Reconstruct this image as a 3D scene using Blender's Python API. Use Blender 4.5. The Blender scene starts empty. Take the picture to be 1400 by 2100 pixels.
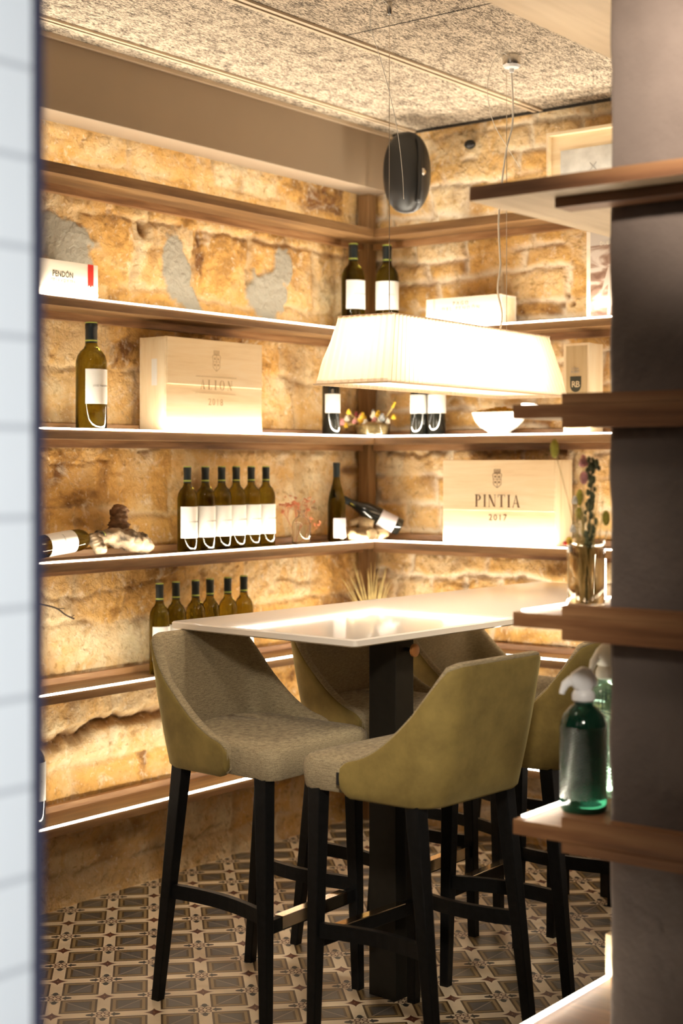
import bpy, bmesh, math, random
import numpy as np
from mathutils import Vector, Matrix

random.seed(7)
C = bpy.context.scene.collection
sc = bpy.context.scene
PI = math.pi

# ------------------------------------------------------------------ camera
PHI = math.radians(37.767)
cam = bpy.data.objects.new('camera', bpy.data.cameras.new('camera'))
C.objects.link(cam)
cam.location = (-5.276, -3.953, 1.555)
cam.rotation_euler = (PI/2, 0, PHI - PI/2)
cam.data.sensor_fit = 'HORIZONTAL'
cam.data.sensor_width = 24.0
cam.data.lens = 3050.0/1400.0*24.0
cam.data.shift_y = -0.07
cam.data.clip_start = 0.05
cam.data.dof.use_dof = True
cam.data.dof.focus_distance = 4.45
cam.data.dof.aperture_fstop = 2.4
sc.camera = cam

# ------------------------------------------------------------------ exposure, world, large lights
sc.view_settings.view_transform = 'Standard'
sc.view_settings.look = 'None'
sc.view_settings.gamma = 1.0
sc.view_settings.use_curve_mapping = False
sc.view_settings.exposure = 0.0

LED_W = 3.6           # W per metre of shelf strip
LED_COL = (1.0, 0.89, 0.70)
WORLD = (0.036, 0.031, 0.028)

w = bpy.data.worlds.new('room_air'); sc.world = w
w.use_nodes = True
w.node_tree.nodes['Background'].inputs[0].default_value = (*WORLD, 1)
w.node_tree.nodes['Background'].inputs[1].default_value = 1.0


def area(name, loc, aim, sx, sy, watts, col, spread=180):
    l = bpy.data.lights.new(name, 'AREA'); l.shape = 'RECTANGLE'
    l.size = sx; l.size_y = sy; l.energy = watts; l.color = col
    l.spread = math.radians(spread)
    o = bpy.data.objects.new(name, l); C.objects.link(o)
    o.location = loc
    d = Vector(aim) - Vector(loc)
    o.rotation_euler = d.to_track_quat('-Z', 'Y').to_euler()
    return o


# daylight from the shop front, behind and to the right of the camera
area('window_daylight', (-5.3, -7.0, 1.7), (-4.75, -2.7, 1.45), 1.4, 2.2, 16, (0.93, 0.97, 1.0), 34)
# ceiling downlights of the dining room outside the frame
area('unseen_downlight', (-3.3, -1.6, 2.95), (-2.2, -1.3, 0.6), 0.25, 0.25, 6, (1.0, 0.84, 0.66), 110)
# bounce off the bright dining room ceiling behind the camera
# added unseen spots to brighten the bar stools and the column top
area('added_spot', (-4.6, -3.55, 2.55), (-2.05, -1.55, .70), 0.3, 0.3, 2.3, (1.0, 0.90, 0.76), 27)
area('unseen_downlight', (-1.55, -3.1, 2.9), (-1.15, -1.05, .95), 0.25, 0.25, 5, (1.0, 0.88, 0.70), 50)  # added out of frame to brighten the far stools
area('added_spot', (-4.6, -3.3, 2.75), (-2.53, -2.85, 2.36), 0.12, 0.12, 5, (1.0, 0.86, 0.70), 26)
area('dining_room_glow', (-5.6, -2.6, 2.6), (-1.6, -1.4, 2.2), 1.6, 1.2, 7, (1.0, 0.88, 0.74))


# ------------------------------------------------------------------ node helpers
class V:
    """a value socket that turns arithmetic into Math nodes"""
    nt = None
    def __init__(s, sock): s.s = sock
    @staticmethod
    def m(op, *a):
        n = V.nt.nodes.new('ShaderNodeMath'); n.operation = op
        for i, x in enumerate(a):
            if isinstance(x, V): V.nt.links.new(x.s, n.inputs[i])
            else: n.inputs[i].default_value = float(x)
        return V(n.outputs[0])
    def __add__(a, b): return V.m('ADD', a, b)
    __radd__ = __add__
    def __sub__(a, b): return V.m('SUBTRACT', a, b)
    def __rsub__(a, b): return V.m('SUBTRACT', b, a)
    def __mul__(a, b): return V.m('MULTIPLY', a, b)
    __rmul__ = __mul__
    def __truediv__(a, b): return V.m('DIVIDE', a, b)
    def lt(a, b): return V.m('LESS_THAN', a, b)
    def gt(a, b): return V.m('GREATER_THAN', a, b)
    def abs(a): return V.m('ABSOLUTE', a)
    def mx(a, b): return V.m('MAXIMUM', a, b)
    def mn(a, b): return V.m('MINIMUM', a, b)
    def fl(a): return V.m('FLOOR', a)
    def fr(a): return V.m('FRACT', a)
    def pw(a, b): return V.m('POWER', a, b)
    def sq(a): return V.m('SQRT', a)


def newmat(name):
    m = bpy.data.materials.new(name); m.use_nodes = True
    nt = m.node_tree; V.nt = nt
    b = nt.nodes['Principled BSDF']
    return m, nt, b


def setp(b, **k):
    names = dict(rough='Roughness', metal='Metallic', spec='Specular IOR Level', trans='Transmission Weight',
                 ior='IOR', sheen='Sheen Weight', sheenr='Sheen Roughness', coat='Coat Weight', coatr='Coat Roughness',
                 emis='Emission Strength', alpha='Alpha', sss='Subsurface Weight')
    for q, v in k.items():
        if q == 'col': b.inputs['Base Color'].default_value = (*v, 1)
        elif q == 'ecol': b.inputs['Emission Color'].default_value = (*v, 1)
        elif q == 'shcol': b.inputs['Sheen Tint'].default_value = (*v, 1)
        else: b.inputs[names[q]].default_value = v


def plain(name, col, rough=0.5, noise=0.0, nscale=30, bump=0.0, bscale=200, **k):
    m, nt, b = newmat(name)
    setp(b, col=col, rough=rough, **k)
    tc = nt.nodes.new('ShaderNodeTexCoord')
    if noise:
        n = nt.nodes.new('ShaderNodeTexNoise'); n.inputs['Scale'].default_value = nscale; n.inputs['Detail'].default_value = 5
        nt.links.new(tc.outputs['Object'], n.inputs['Vector'])
        r = nt.nodes.new('ShaderNodeValToRGB')
        r.color_ramp.elements[0].position = .3; r.color_ramp.elements[1].position = .7
        r.color_ramp.elements[0].color = (*[c*(1-noise) for c in col], 1)
        r.color_ramp.elements[1].color = (*[min(1, c*(1+noise)) for c in col], 1)
        nt.links.new(n.outputs['Fac'], r.inputs['Fac']); nt.links.new(r.outputs['Color'], b.inputs['Base Color'])
    if bump:
        n = nt.nodes.new('ShaderNodeTexNoise'); n.inputs['Scale'].default_value = bscale; n.inputs['Detail'].default_value = 4
        nt.links.new(tc.outputs['Object'], n.inputs['Vector'])
        bp = nt.nodes.new('ShaderNodeBump'); bp.inputs['Strength'].default_value = bump; bp.inputs['Distance'].default_value = .004
        nt.links.new(n.outputs['Fac'], bp.inputs['Height']); nt.links.new(bp.outputs['Normal'], b.inputs['Normal'])
    return m


def wood(name, dark, mid, light, axis='X', scale=9.0, rough=.5, knots=True, coord='Object', bump=.25):
    """long grain along the given axis"""
    m, nt, b = newmat(name)
    setp(b, rough=rough)
    tc = nt.nodes.new('ShaderNodeTexCoord'); mp = nt.nodes.new('ShaderNodeMapping')
    s = {'X': (.09, 1, 1), 'Y': (1, .09, 1), 'Z': (1, 1, .09)}[axis]
    mp.inputs['Scale'].default_value = [q*scale for q in s]
    nt.links.new(tc.outputs[coord], mp.inputs['Vector'])
    n1 = nt.nodes.new('ShaderNodeTexNoise'); n1.inputs['Scale'].default_value = 1.6; n1.inputs['Detail'].default_value = 7
    n1.inputs['Distortion'].default_value = .6
    nt.links.new(mp.outputs[0], n1.inputs['Vector'])
    n2 = nt.nodes.new('ShaderNodeTexNoise'); n2.inputs['Scale'].default_value = 9; n2.inputs['Detail'].default_value = 3
    nt.links.new(mp.outputs[0], n2.inputs['Vector'])
    f = V(n1.outputs['Fac'])*.75 + V(n2.outputs['Fac'])*.25
    r = nt.nodes.new('ShaderNodeValToRGB'); e = r.color_ramp.elements
    e[0].position = .32; e[0].color = (*dark, 1); e[1].position = .68; e[1].color = (*light, 1)
    q = e.new(.5); q.color = (*mid, 1)
    nt.links.new(f.s, r.inputs['Fac']); nt.links.new(r.outputs[0], b.inputs['Base Color'])
    bp = nt.nodes.new('ShaderNodeBump'); bp.inputs['Strength'].default_value = bump; bp.inputs['Distance'].default_value = .002
    nt.links.new(n2.outputs['Fac'], bp.inputs['Height']); nt.links.new(bp.outputs[0], b.inputs['Normal'])
    return m


M = {}
W3 = ((.095, .045, .015), (.19, .098, .036), (.31, .180, .075))
W4 = ((.085, .034, .013), (.20, .085, .033), (.33, .165, .070))
M['wood_x'] = wood('walnut_board_x', *W3, axis='X')
M['wood_y'] = wood('walnut_board_y', *W3, axis='Y')
M['column_board'] = wood('dark_walnut_board', *W4, axis='Y')
M['lit_underside'] = wood('lit_board_underside', (.42, .31, .19), (.56, .43, .28), (.66, .53, .37), axis='X', scale=6)  # same boards, strip light from below painted in as a paler colour
M['wood_z'] = wood('walnut_board_z', *W3, axis='Z')
M['cleat_x'] = wood('rough_batten_x', (.12, .05, .015), (.27, .13, .05), (.42, .24, .11), axis='X', scale=14)
M['cleat_y'] = wood('rough_batten_y', (.12, .05, .015), (.27, .13, .05), (.42, .24, .11), axis='Y', scale=14)
P3 = ((.74, .56, .33), (.84, .68, .45), (.88, .76, .56))
M['pine_x'] = wood('pine_crate_x', *P3, axis='X', scale=12, rough=.6, bump=.1)
M['pine_y'] = wood('pine_crate_y', *P3, axis='Y', scale=12, rough=.6, bump=.1)
M['pine_z'] = wood('pine_crate_z', *P3, axis='Z', scale=12, rough=.6, bump=.1)
M['pale_x'] = wood('pale_box_x', (.78, .68, .54), (.84, .76, .64), (.88, .82, .72), axis='X', scale=10, rough=.6, bump=.05)
M['pale_y'] = wood('pale_box_y', (.78, .68, .54), (.84, .76, .64), (.88, .82, .72), axis='Y', scale=10, rough=.6, bump=.05)
M['black_wood'] = plain('black_lacquered_wood', (.006, .006, .006), .42, spec=.22, noise=.3, nscale=60, bump=.05)
M['black'] = plain('black_plastic', (.012, .012, .013), .35, bump=.06, bscale=400)
M['speaker'] = plain('black_speaker_shell', (.010, .010, .010), .36, bump=.15, bscale=700)
M['pedestal'] = plain('dark_bronze_pedestal', (.012, .010, .007), .55, noise=.15, spec=.25)
M['white_paper'] = plain('white_label_paper', (.80, .78, .74), .6)
M['grey_paper'] = plain('grey_label_paper', (.50, .45, .46), .6)
M['ink'] = plain('dark_brown_ink', (.12, .055, .020), .7)
M['ink_grey'] = plain('grey_ink', (.30, .28, .26), .7)
M['ink_faint'] = plain('faint_printing', (.50, .36, .20), .7)
M['ink_black'] = plain('black_green_ink', (.035, .035, .02), .7)
M['red'] = plain('red_ribbon', (.60, .02, .01), .5)
M['capsule'] = plain('black_foil_capsule', (.012, .018, .020), .3)
M['lime'] = plain('lime_capsule_rim', (.42, .50, .10), .4)
M['steel'] = plain('brushed_steel', (.72, .68, .62), .22, metal=1.0)
M['chrome'] = plain('brass_chrome_plate', (.86, .74, .56), .12, metal=1.0)
M['white'] = plain('white_ceramic', (.86, .84, .80), .18)
M['white_cord'] = plain('white_textile_cord', (.86, .82, .74), .6)
M['white_plastic'] = plain('white_siphon_plastic', (.80, .80, .82), .35)
M['beam'] = plain('painted_taupe_plaster', (.30, .225, .155), .7, noise=.03, nscale=3, bump=.05, bscale=60)
M['plaster_strip'] = plain('cream_metal_profile', (.55, .43, .30), .5)
M['dark_gap'] = plain('dark_joint', (.03, .022, .015), .8)
M['stone_pale'] = plain('pale_driftwood', (.24, .175, .11), .8, noise=.8, nscale=22, bump=.9, bscale=60)
M['root_dark'] = plain('dark_vine_root', (.16, .08, .035), .85, noise=.5, nscale=40, bump=.9, bscale=90)
M['bark'] = plain('dark_twig_bark', (.05, .03, .02), .8, noise=.4)
M['wood_slice'] = plain('pale_cut_branch', (.33, .23, .12), .75, noise=.3, nscale=60, bump=.5, bscale=150)
M['rope'] = plain('moss_and_rope', (.42, .30, .13), .85, noise=.4, nscale=50, bump=.9, bscale=130)
M['yellow'] = plain('yellow_petals', (.80, .52, .04), .7, noise=.2, nscale=90)
M['pink'] = plain('pink_petals', (.72, .32, .30), .7, noise=.2, nscale=90)
M['cream_petal'] = plain('cream_petals', (.80, .74, .62), .7, noise=.15, nscale=90)
M['grey_petal'] = plain('grey_thistle', (.35, .36, .36), .8, noise=.2, nscale=90)
M['maroon'] = plain('dark_red_petals', (.20, .03, .03), .8)
M['olive_bud'] = plain('olive_bunny_tail', (.42, .36, .05), .85, noise=.25, nscale=200)
M['straw'] = plain('straw', (.55, .42, .17), .7, noise=.3, nscale=30)
M['green_stem'] = plain('dark_green_leaves', (.11, .12, .055), .7, noise=.3, nscale=60)
M['pink_sprig'] = plain('rust_pink_sprig', (.50, .16, .07), .8)
M['chips'] = plain('golden_dried_petals', (.55, .30, .03), .75, noise=.4, nscale=80)
M['tile_trim'] = plain('dark_blue_edge_trim', (.045, .045, .075), .4)


def glass(name, col, rough=.03, ior=1.45, trans=1.0):
    m, nt, b = newmat(name); setp(b, col=col, rough=rough, ior=ior, trans=trans); return m


M['olive_glass'] = glass('olive_bottle_glass', (.20, .16, .020), .04, 1.25)
M['dark_glass'] = plain('black_wine_bottle_glass', (.010, .010, .008), .06, coat=.5)
M['clear_glass'] = glass('clear_glass', (.96, .97, .95), .01, 1.3)
M['green_glass'] = glass('dark_green_siphon_glass', (.006, .040, .022), .08, 1.4, .45)
M['mint_glass'] = glass('pale_mint_siphon_glass', (.50, .80, .64), .06, 1.35, .85)
M['smoke_glass'] = glass('smoked_glass', (.80, .75, .66), .03, 1.2)
for gname in ('green_glass', 'mint_glass'):          # diamond-cut relief
    m = M[gname]; nt = m.node_tree; V.nt = nt
    tc = nt.nodes.new('ShaderNodeTexCoord'); sp = nt.nodes.new('ShaderNodeSeparateXYZ')
    nt.links.new(tc.outputs['Object'], sp.inputs[0])
    ang = V.m('ARCTAN2', V(sp.outputs[1]), V(sp.outputs[0]))
    u = V.m('SINE', ang*28); v = V.m('SINE', V(sp.outputs[2])*900)
    band = V(sp.outputs[2]).gt(.03)*V(sp.outputs[2]).lt(.185)
    h = u*v*band
    bp = nt.nodes.new('ShaderNodeBump'); bp.inputs['Strength'].default_value = 1; bp.inputs['Distance'].default_value = .007
    nt.links.new(h.s, bp.inputs['Height']); nt.links.new(bp.outputs[0], nt.nodes['Principled BSDF'].inputs['Normal'])


def emissive(name, col, s):
    m, nt, b = newmat(name); setp(b, col=(.8, .8, .8), ecol=col, emis=s); return m


M['led'] = emissive('led_strip_diffuser', (1.0, .90, .78), 14.0)

# velvet and tweed
m, nt, b = newmat('olive_velvet'); M['velvet'] = m
setp(b, rough=.85, sheen=.6, sheenr=.35, shcol=(.75, .65, .30))
tc = nt.nodes.new('ShaderNodeTexCoord')
n = nt.nodes.new('ShaderNodeTexNoise'); n.inputs['Scale'].default_value = 9; n.inputs['Detail'].default_value = 6; n.inputs['Roughness'].default_value = .65
nt.links.new(tc.outputs['Object'], n.inputs['Vector'])
r = nt.nodes.new('ShaderNodeValToRGB'); e = r.color_ramp.elements
e[0].position = .33; e[0].color = (.160, .110, .025, 1); e[1].position = .68; e[1].color = (.262, .187, .048, 1)
nt.links.new(n.outputs['Fac'], r.inputs[0]); nt.links.new(r.outputs[0], b.inputs['Base Color'])

m, nt, b = newmat('taupe_tweed'); M['tweed'] = m
setp(b, rough=.9, sheen=.05)
tc = nt.nodes.new('ShaderNodeTexCoord')
mp = nt.nodes.new('ShaderNodeMapping'); mp.inputs['Scale'].default_value = (60, 60, 900); nt.links.new(tc.outputs['Object'], mp.inputs[0])
n = nt.nodes.new('ShaderNodeTexNoise'); n.inputs['Scale'].default_value = 1; n.inputs['Detail'].default_value = 3
nt.links.new(mp.outputs[0], n.inputs['Vector'])
mp2 = nt.nodes.new('ShaderNodeMapping'); mp2.inputs['Scale'].default_value = (700, 700, 700); nt.links.new(tc.outputs['Object'], mp2.inputs[0])
n2 = nt.nodes.new('ShaderNodeTexNoise'); n2.inputs['Scale'].default_value = 1; n2.inputs['Detail'].default_value = 1
nt.links.new(mp2.outputs[0], n2.inputs['Vector'])
f = V(n.outputs['Fac'])*.5 + V(n2.outputs['Fac'])*.5
r = nt.nodes.new('ShaderNodeValToRGB'); e = r.color_ramp.elements
e[0].position = .38; e[0].color = (.16, .12, .068, 1); e[1].position = .62; e[1].color = (.44, .355, .21, 1)
nt.links.new(f.s, r.inputs[0]); nt.links.new(r.outputs[0], b.inputs['Base Color'])
bp = nt.nodes.new('ShaderNodeBump'); bp.inputs['Strength'].default_value = .5; bp.inputs['Distance'].default_value = .0015
nt.links.new(f.s, bp.inputs['Height']); nt.links.new(bp.outputs[0], b.inputs['Normal'])

# table top: pale glossy stone glass
m, nt, b = newmat('pale_glossy_tabletop'); M['tabletop'] = m
setp(b, col=(.80, .73, .64), rough=.05, spec=.45)

# lampshade: translucent pleated fabric
m, nt, b = newmat('pleated_ivory_fabric'); M['shade'] = m
tr = nt.nodes.new('ShaderNodeBsdfTranslucent'); tr.inputs[0].default_value = (.92, .80, .64, 1)
df = nt.nodes.new('ShaderNodeBsdfDiffuse'); df.inputs[0].default_value = (.82, .74, .62, 1)
mx = nt.nodes.new('ShaderNodeMixShader'); mx.inputs[0].default_value = .55
nt.links.new(df.outputs[0], mx.inputs[1]); nt.links.new(tr.outputs[0], mx.inputs[2])
nt.links.new(mx.outputs[0], nt.nodes['Material Output'].inputs[0])
m, nt, b = newmat('white_lamp_diffuser'); M['diffuser'] = m
tr = nt.nodes.new('ShaderNodeBsdfTranslucent'); tr.inputs[0].default_value = (.95, .90, .82, 1)
df = nt.nodes.new('ShaderNodeBsdfDiffuse'); df.inputs[0].default_value = (.9, .88, .84, 1)
mx = nt.nodes.new('ShaderNodeMixShader'); mx.inputs[0].default_value = .85
nt.links.new(df.outputs[0], mx.inputs[1]); nt.links.new(tr.outputs[0], mx.inputs[2])
nt.links.new(mx.outputs[0], nt.nodes['Material Output'].inputs[0])

# column plaster
m, nt, b = newmat('dark_brown_plaster'); M['column'] = m
setp(b, rough=.85)
tc = nt.nodes.new('ShaderNodeTexCoord')
n = nt.nodes.new('ShaderNodeTexNoise'); n.inputs['Scale'].default_value = 5; n.inputs['Detail'].default_value = 8
nt.links.new(tc.outputs['Object'], n.inputs['Vector'])
r = nt.nodes.new('ShaderNodeValToRGB'); e = r.color_ramp.elements
e[0].position = .3; e[0].color = (.120, .092, .080, 1); e[1].position = .7; e[1].color = (.175, .138, .120, 1)
nt.links.new(n.outputs['Fac'], r.inputs[0]); nt.links.new(r.outputs[0], b.inputs['Base Color'])
n2 = nt.nodes.new('ShaderNodeTexNoise'); n2.inputs['Scale'].default_value = 45; n2.inputs['Detail'].default_value = 6
nt.links.new(tc.outputs['Object'], n2.inputs['Vector'])
bp = nt.nodes.new('ShaderNodeBump'); bp.inputs['Strength'].default_value = .6; bp.inputs['Distance'].default_value = .006
nt.links.new(n2.outputs['Fac'], bp.inputs['Height']); nt.links.new(bp.outputs[0], b.inputs['Normal'])

# wood-wool ceiling
m, nt, b = newmat('wood_wool_panel'); M['ceiling'] = m
setp(b, rough=.9)
tc = nt.nodes.new('ShaderNodeTexCoord')
hs = None
for i, rot in enumerate((0.2, 1.15, 2.1, 2.75)):
    mp = nt.nodes.new('ShaderNodeMapping'); mp.inputs['Rotation'].default_value = (0, 0, rot)
    mp.inputs['Location'].default_value = (i*3.1, i*1.7, 0)
    mp.inputs['Scale'].default_value = (34, 190, 1)
    nt.links.new(tc.outputs['Object'], mp.inputs[0])
    n = nt.nodes.new('ShaderNodeTexNoise'); n.inputs['Scale'].default_value = 1.0; n.inputs['Detail'].default_value = 1.5
    n.inputs['Distortion'].default_value = 1.6
    nt.links.new(mp.outputs[0], n.inputs['Vector'])
    q = V(n.outputs['Fac'])
    hs = q if hs is None else hs.mx(q)
big = nt.nodes.new('ShaderNodeTexNoise'); big.inputs['Scale'].default_value = 14; big.inputs['Detail'].default_value = 3
nt.links.new(tc.outputs['Object'], big.inputs['Vector'])
hs = hs + (V(big.outputs['Fac']) - .5)*.16
r = nt.nodes.new('ShaderNodeValToRGB'); e = r.color_ramp.elements
e[0].position = .55; e[0].color = (.07, .050, .034, 1); e[1].position = .63; e[1].color = (.62, .52, .40, 1)
nt.links.new(hs.s, r.inputs[0]); nt.links.new(r.outputs[0], b.inputs['Base Color'])
bp = nt.nodes.new('ShaderNodeBump'); bp.inputs['Strength'].default_value = .8; bp.inputs['Distance'].default_value = .006
nt.links.new(hs.s, bp.inputs['Height']); nt.links.new(bp.outputs[0], b.inputs['Normal'])

# white wall tile beside the camera
m, nt, b = newmat('white_glazed_tiles'); M['tiles'] = m
setp(b, rough=.12)
tc = nt.nodes.new('ShaderNodeTexCoord'); sp = nt.nodes.new('ShaderNodeSeparateXYZ'); nt.links.new(tc.outputs['Object'], sp.inputs[0])
X, Y, Z = (V(sp.outputs[i]) for i in range(3))
rowf = (Z*10.4 + .42).fr(); colf = ((X + Y)*5.0 + (Z*10.4 + .42).fl()*.5).fr()
g = ((rowf - .5).abs().gt(.462)).mx((colf - .5).abs().gt(.48))
mixn = nt.nodes.new('ShaderNodeMix'); mixn.data_type = 'RGBA'
mixn.inputs[6].default_value = (.80, .82, .83, 1); mixn.inputs[7].default_value = (.56, .58, .60, 1)
nt.links.new(g.s, mixn.inputs[0]); nt.links.new(mixn.outputs[2], b.inputs['Base Color'])
n = nt.nodes.new('ShaderNodeTexNoise'); n.inputs['Scale'].default_value = 14; nt.links.new(tc.outputs['Object'], n.inputs['Vector'])
hh = V(n.outputs['Fac'])*.6 - g
bp = nt.nodes.new('ShaderNodeBump'); bp.inputs['Strength'].default_value = .6; bp.inputs['Distance'].default_value = .003
nt.links.new(hh.s, bp.inputs['Height']); nt.links.new(bp.outputs[0], b.inputs['Normal'])

# encaustic floor tiles: squares on a lattice turned 45 degrees, flowers and stars on its nodes
m, nt, b = newmat('patterned_cement_tiles'); M['floor'] = m
setp(b, rough=.38)
tc = nt.nodes.new('ShaderNodeTexCoord'); sp = nt.nodes.new('ShaderNodeSeparateXYZ'); nt.links.new(tc.outputs['Object'], sp.inputs[0])
X, Y = V(sp.outputs[0]), V(sp.outputs[1])
PT = .1435; c45 = math.cos(PI/4)
U = (X + Y)*(c45/PT) - .17; Wv = (Y - X)*(c45/PT) - .49
# squares
su = (U.fr() - .5); sv = (Wv.fr() - .5)
dm = su.abs().mx(sv.abs())
o_line = dm.lt(.370)*dm.gt(.325)
ochre = dm.lt(.325)*dm.gt(.262)
inner = dm.lt(.262)*dm.gt(.215)
grey = dm.lt(.215)
par = ((U.fl() + Wv.fl())*.5).fr().gt(.25)
diag = ((su - sv).abs().lt(.014))*par + ((su + sv).abs().lt(.014))*(1 - par)
side = ((su - sv).gt(0))*par + ((su + sv).gt(0))*(1 - par)
diag = diag*dm.lt(.262)
# nodes
nu = (U + .5).fl(); nv = (Wv + .5).fl()
a = U - nu; bb = Wv - nv
odd = ((nu + nv)*.5).fr().gt(.25)
A, B = a.abs(), bb.abs()
p_max = A.mx(B); p_min = A.mn(B)
petal = (((p_max - .245)/.095).pw(2) + (p_min/.058).pw(2)).lt(1)
petal2 = (((p_max - .215)/.030).pw(2) + (p_min/.095).pw(2)).lt(1)
stemm = p_min.lt(.011)*p_max.lt(.18)*p_max.gt(.09)
ringd = ((A - .075).pw(2) + (B - .075).pw(2)).sq()
ring = (ringd - .05).abs().lt(.015)
ring = ring.mx(stemm)
flower = (petal.mx(petal2))*odd
ringm = ring*odd
star = ((A + .0001).pw(.62) + (B + .0001).pw(.62)).lt(.40)
star = star*(1 - odd)
core = (A + B).lt(.020)*(1 - odd)


def mixc(prev, fac, col):
    n = nt.nodes.new('ShaderNodeMix'); n.data_type = 'RGBA'
    nt.links.new(fac.s, n.inputs[0])
    if isinstance(prev, tuple): n.inputs[6].default_value = (*prev, 1)
    else: nt.links.new(prev, n.inputs[6])
    n.inputs[7].default_value = (*col, 1)
    return n.outputs[2]


cc = mixc((.68, .56, .39), o_line, (.075, .042, .016))
cc = mixc(cc, ochre, (.27, .19, .085))
cc = mixc(cc, inner, (.080, .050, .020))
cc = mixc(cc, grey, (.105, .097, .085))
cc = mixc(cc, grey*side, (.078, .073, .066))
cc = mixc(cc, diag, (.30, .25, .18))
cc = mixc(cc, flower, (.030, .029, .026))
cc = mixc(cc, ringm, (.10, .038, .02))
cc = mixc(cc, star, (.10, .028, .014))
cc = mixc(cc, core, (.40, .25, .12))
n = nt.nodes.new('ShaderNodeTexNoise'); n.inputs['Scale'].default_value = 7; n.inputs['Detail'].default_value = 7
nt.links.new(tc.outputs['Object'], n.inputs['Vector'])
hsv = nt.nodes.new('ShaderNodeHueSaturation'); nt.links.new(cc, hsv.inputs['Color'])
nt.links.new((V(n.outputs['Fac'])*.7 + .62).s, hsv.inputs['Value'])
nt.links.new(hsv.outputs[0], b.inputs['Base Color'])


# stone walls read per-vertex attributes laid down with the relief
def stone_mat(name, mortar_col, pale, orange, brown):
    m, nt, b = newmat(name); setp(b, rough=.9)
    tc = nt.nodes.new('ShaderNodeTexCoord')
    def attr(nm):
        q = nt.nodes.new('ShaderNodeAttribute'); q.attribute_name = nm; return V(q.outputs['Fac'])
    def nz(s, d, dist=0, loc=0, sc3=None):
        mp = nt.nodes.new('ShaderNodeMapping'); mp.inputs['Location'].default_value = (loc, loc*.7, loc*.3)
        if sc3: mp.inputs['Scale'].default_value = sc3
        nt.links.new(tc.outputs['Object'], mp.inputs[0])
        q = nt.nodes.new('ShaderNodeTexNoise'); q.inputs['Scale'].default_value = s; q.inputs['Detail'].default_value = d
        q.inputs['Distortion'].default_value = dist; q.inputs['Roughness'].default_value = .62
        nt.links.new(mp.outputs[0], q.inputs['Vector']); return V(q.outputs['Fac'])
    tone = attr('tone'); groove = attr('groove'); patch = attr('patch'); dark = attr('stain')
    f = nz(3.2, 8, .8)*.95 + (tone - .5)*.30
    r = nt.nodes.new('ShaderNodeValToRGB'); e = r.color_ramp.elements
    e[0].position = .25; e[0].color = (*brown, 1); e[1].position = .70; e[1].color = (*pale, 1)
    q = e.new(.37); q.color = (*orange, 1)
    q = e.new(.55); q.color = (*[(x + y)/2 for x, y in zip(orange, pale)], 1)
    nt.links.new(f.s, r.inputs[0])
    def mix(prev, fac, col):
        n = nt.nodes.new('ShaderNodeMix'); n.data_type = 'RGBA'; nt.links.new(fac.s, n.inputs[0])
        nt.links.new(prev, n.inputs[6]); n.inputs[7].default_value = (*col, 1); n.clamp_factor = True
        return n.outputs[2]
    def ramp(v, lo, hi):
        return V.m('MINIMUM', V.m('MAXIMUM', (v - lo)*(1.0/(hi - lo)), 0), 1)
    c = r.outputs[0]
    c = mix(c, ramp(nz(5.5, 6, 1.2, 5), .50, .62)*.65, orange)            # rusty blooms
    c = mix(c, ramp(nz(9, 7, 1.0, 9), .58, .68)*.55, (.88, .76, .58))      # lime bloom
    c = mix(c, groove*.8, mortar_col)
    c = mix(c, dark, brown)
    c = mix(c, ramp(nz(34, 7, .6, 3), .55, .68)*.7, tuple(x*.55 for x in orange))
    c = mix(c, ramp(nz(48, 6, .4, 13), .58, .68)*.45, (.90, .80, .64))
    c = mix(c, patch, (.40, .37, .30))
    nt.links.new(c, b.inputs['Base Color'])
    h = nz(26, 8, .5, 2)*.9 + nz(110, 4, 0, 4)*.30
    bp = nt.nodes.new('ShaderNodeBump'); bp.inputs['Strength'].default_value = 1.0; bp.inputs['Distance'].default_value = .018
    nt.links.new(h.s, bp.inputs['Height']); nt.links.new(bp.outputs[0], b.inputs['Normal'])
    return m


M['stone_left'] = stone_mat('ochre_sandstone', (.70, .52, .30), (.82, .68, .44), (.68, .38, .105), (.20, .085, .022))
M['stone_right'] = stone_mat('ochre_brickwork', (.86, .76, .60), (.82, .68, .45), (.68, .39, .115), (.22, .095, .025))


# ------------------------------------------------------------------ mesh helpers
def link(name, mesh, mat=None, parent=None):
    o = bpy.data.objects.new(name, mesh); C.objects.link(o)
    if mat is not None:
        for mm in (mat if isinstance(mat, (list, tuple)) else [mat]): mesh.materials.append(mm)
    if parent is not None: o.parent = parent
    return o


def obj(name, bm, mat, parent=None, smooth=False, angle=None):
    bmesh.ops.recalc_face_normals(bm, faces=bm.faces[:])
    me = bpy.data.meshes.new(name); bm.to_mesh(me); bm.free()
    if smooth:
        for p in me.polygons: p.use_smooth = True
        if angle is not None:
            me.set_sharp_from_angle(angle=math.radians(angle))
    return link(name, me, mat, parent)


def thing(name, label, cat, loc=(0, 0, 0), rz=0, group=None):
    o = bpy.data.objects.new(name, None); C.objects.link(o)
    o.location = loc; o.rotation_euler = (0, 0, rz); o.empty_display_size = .05
    o['label'] = label; o['category'] = cat
    if group: o['group'] = group
    return o


def tag(o, label, cat, group=None, kind=None):
    o['label'] = label; o['category'] = cat
    if group: o['group'] = group
    if kind: o['kind'] = kind
    return o


def struct(o): o['kind'] = 'structure'; return o


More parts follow.
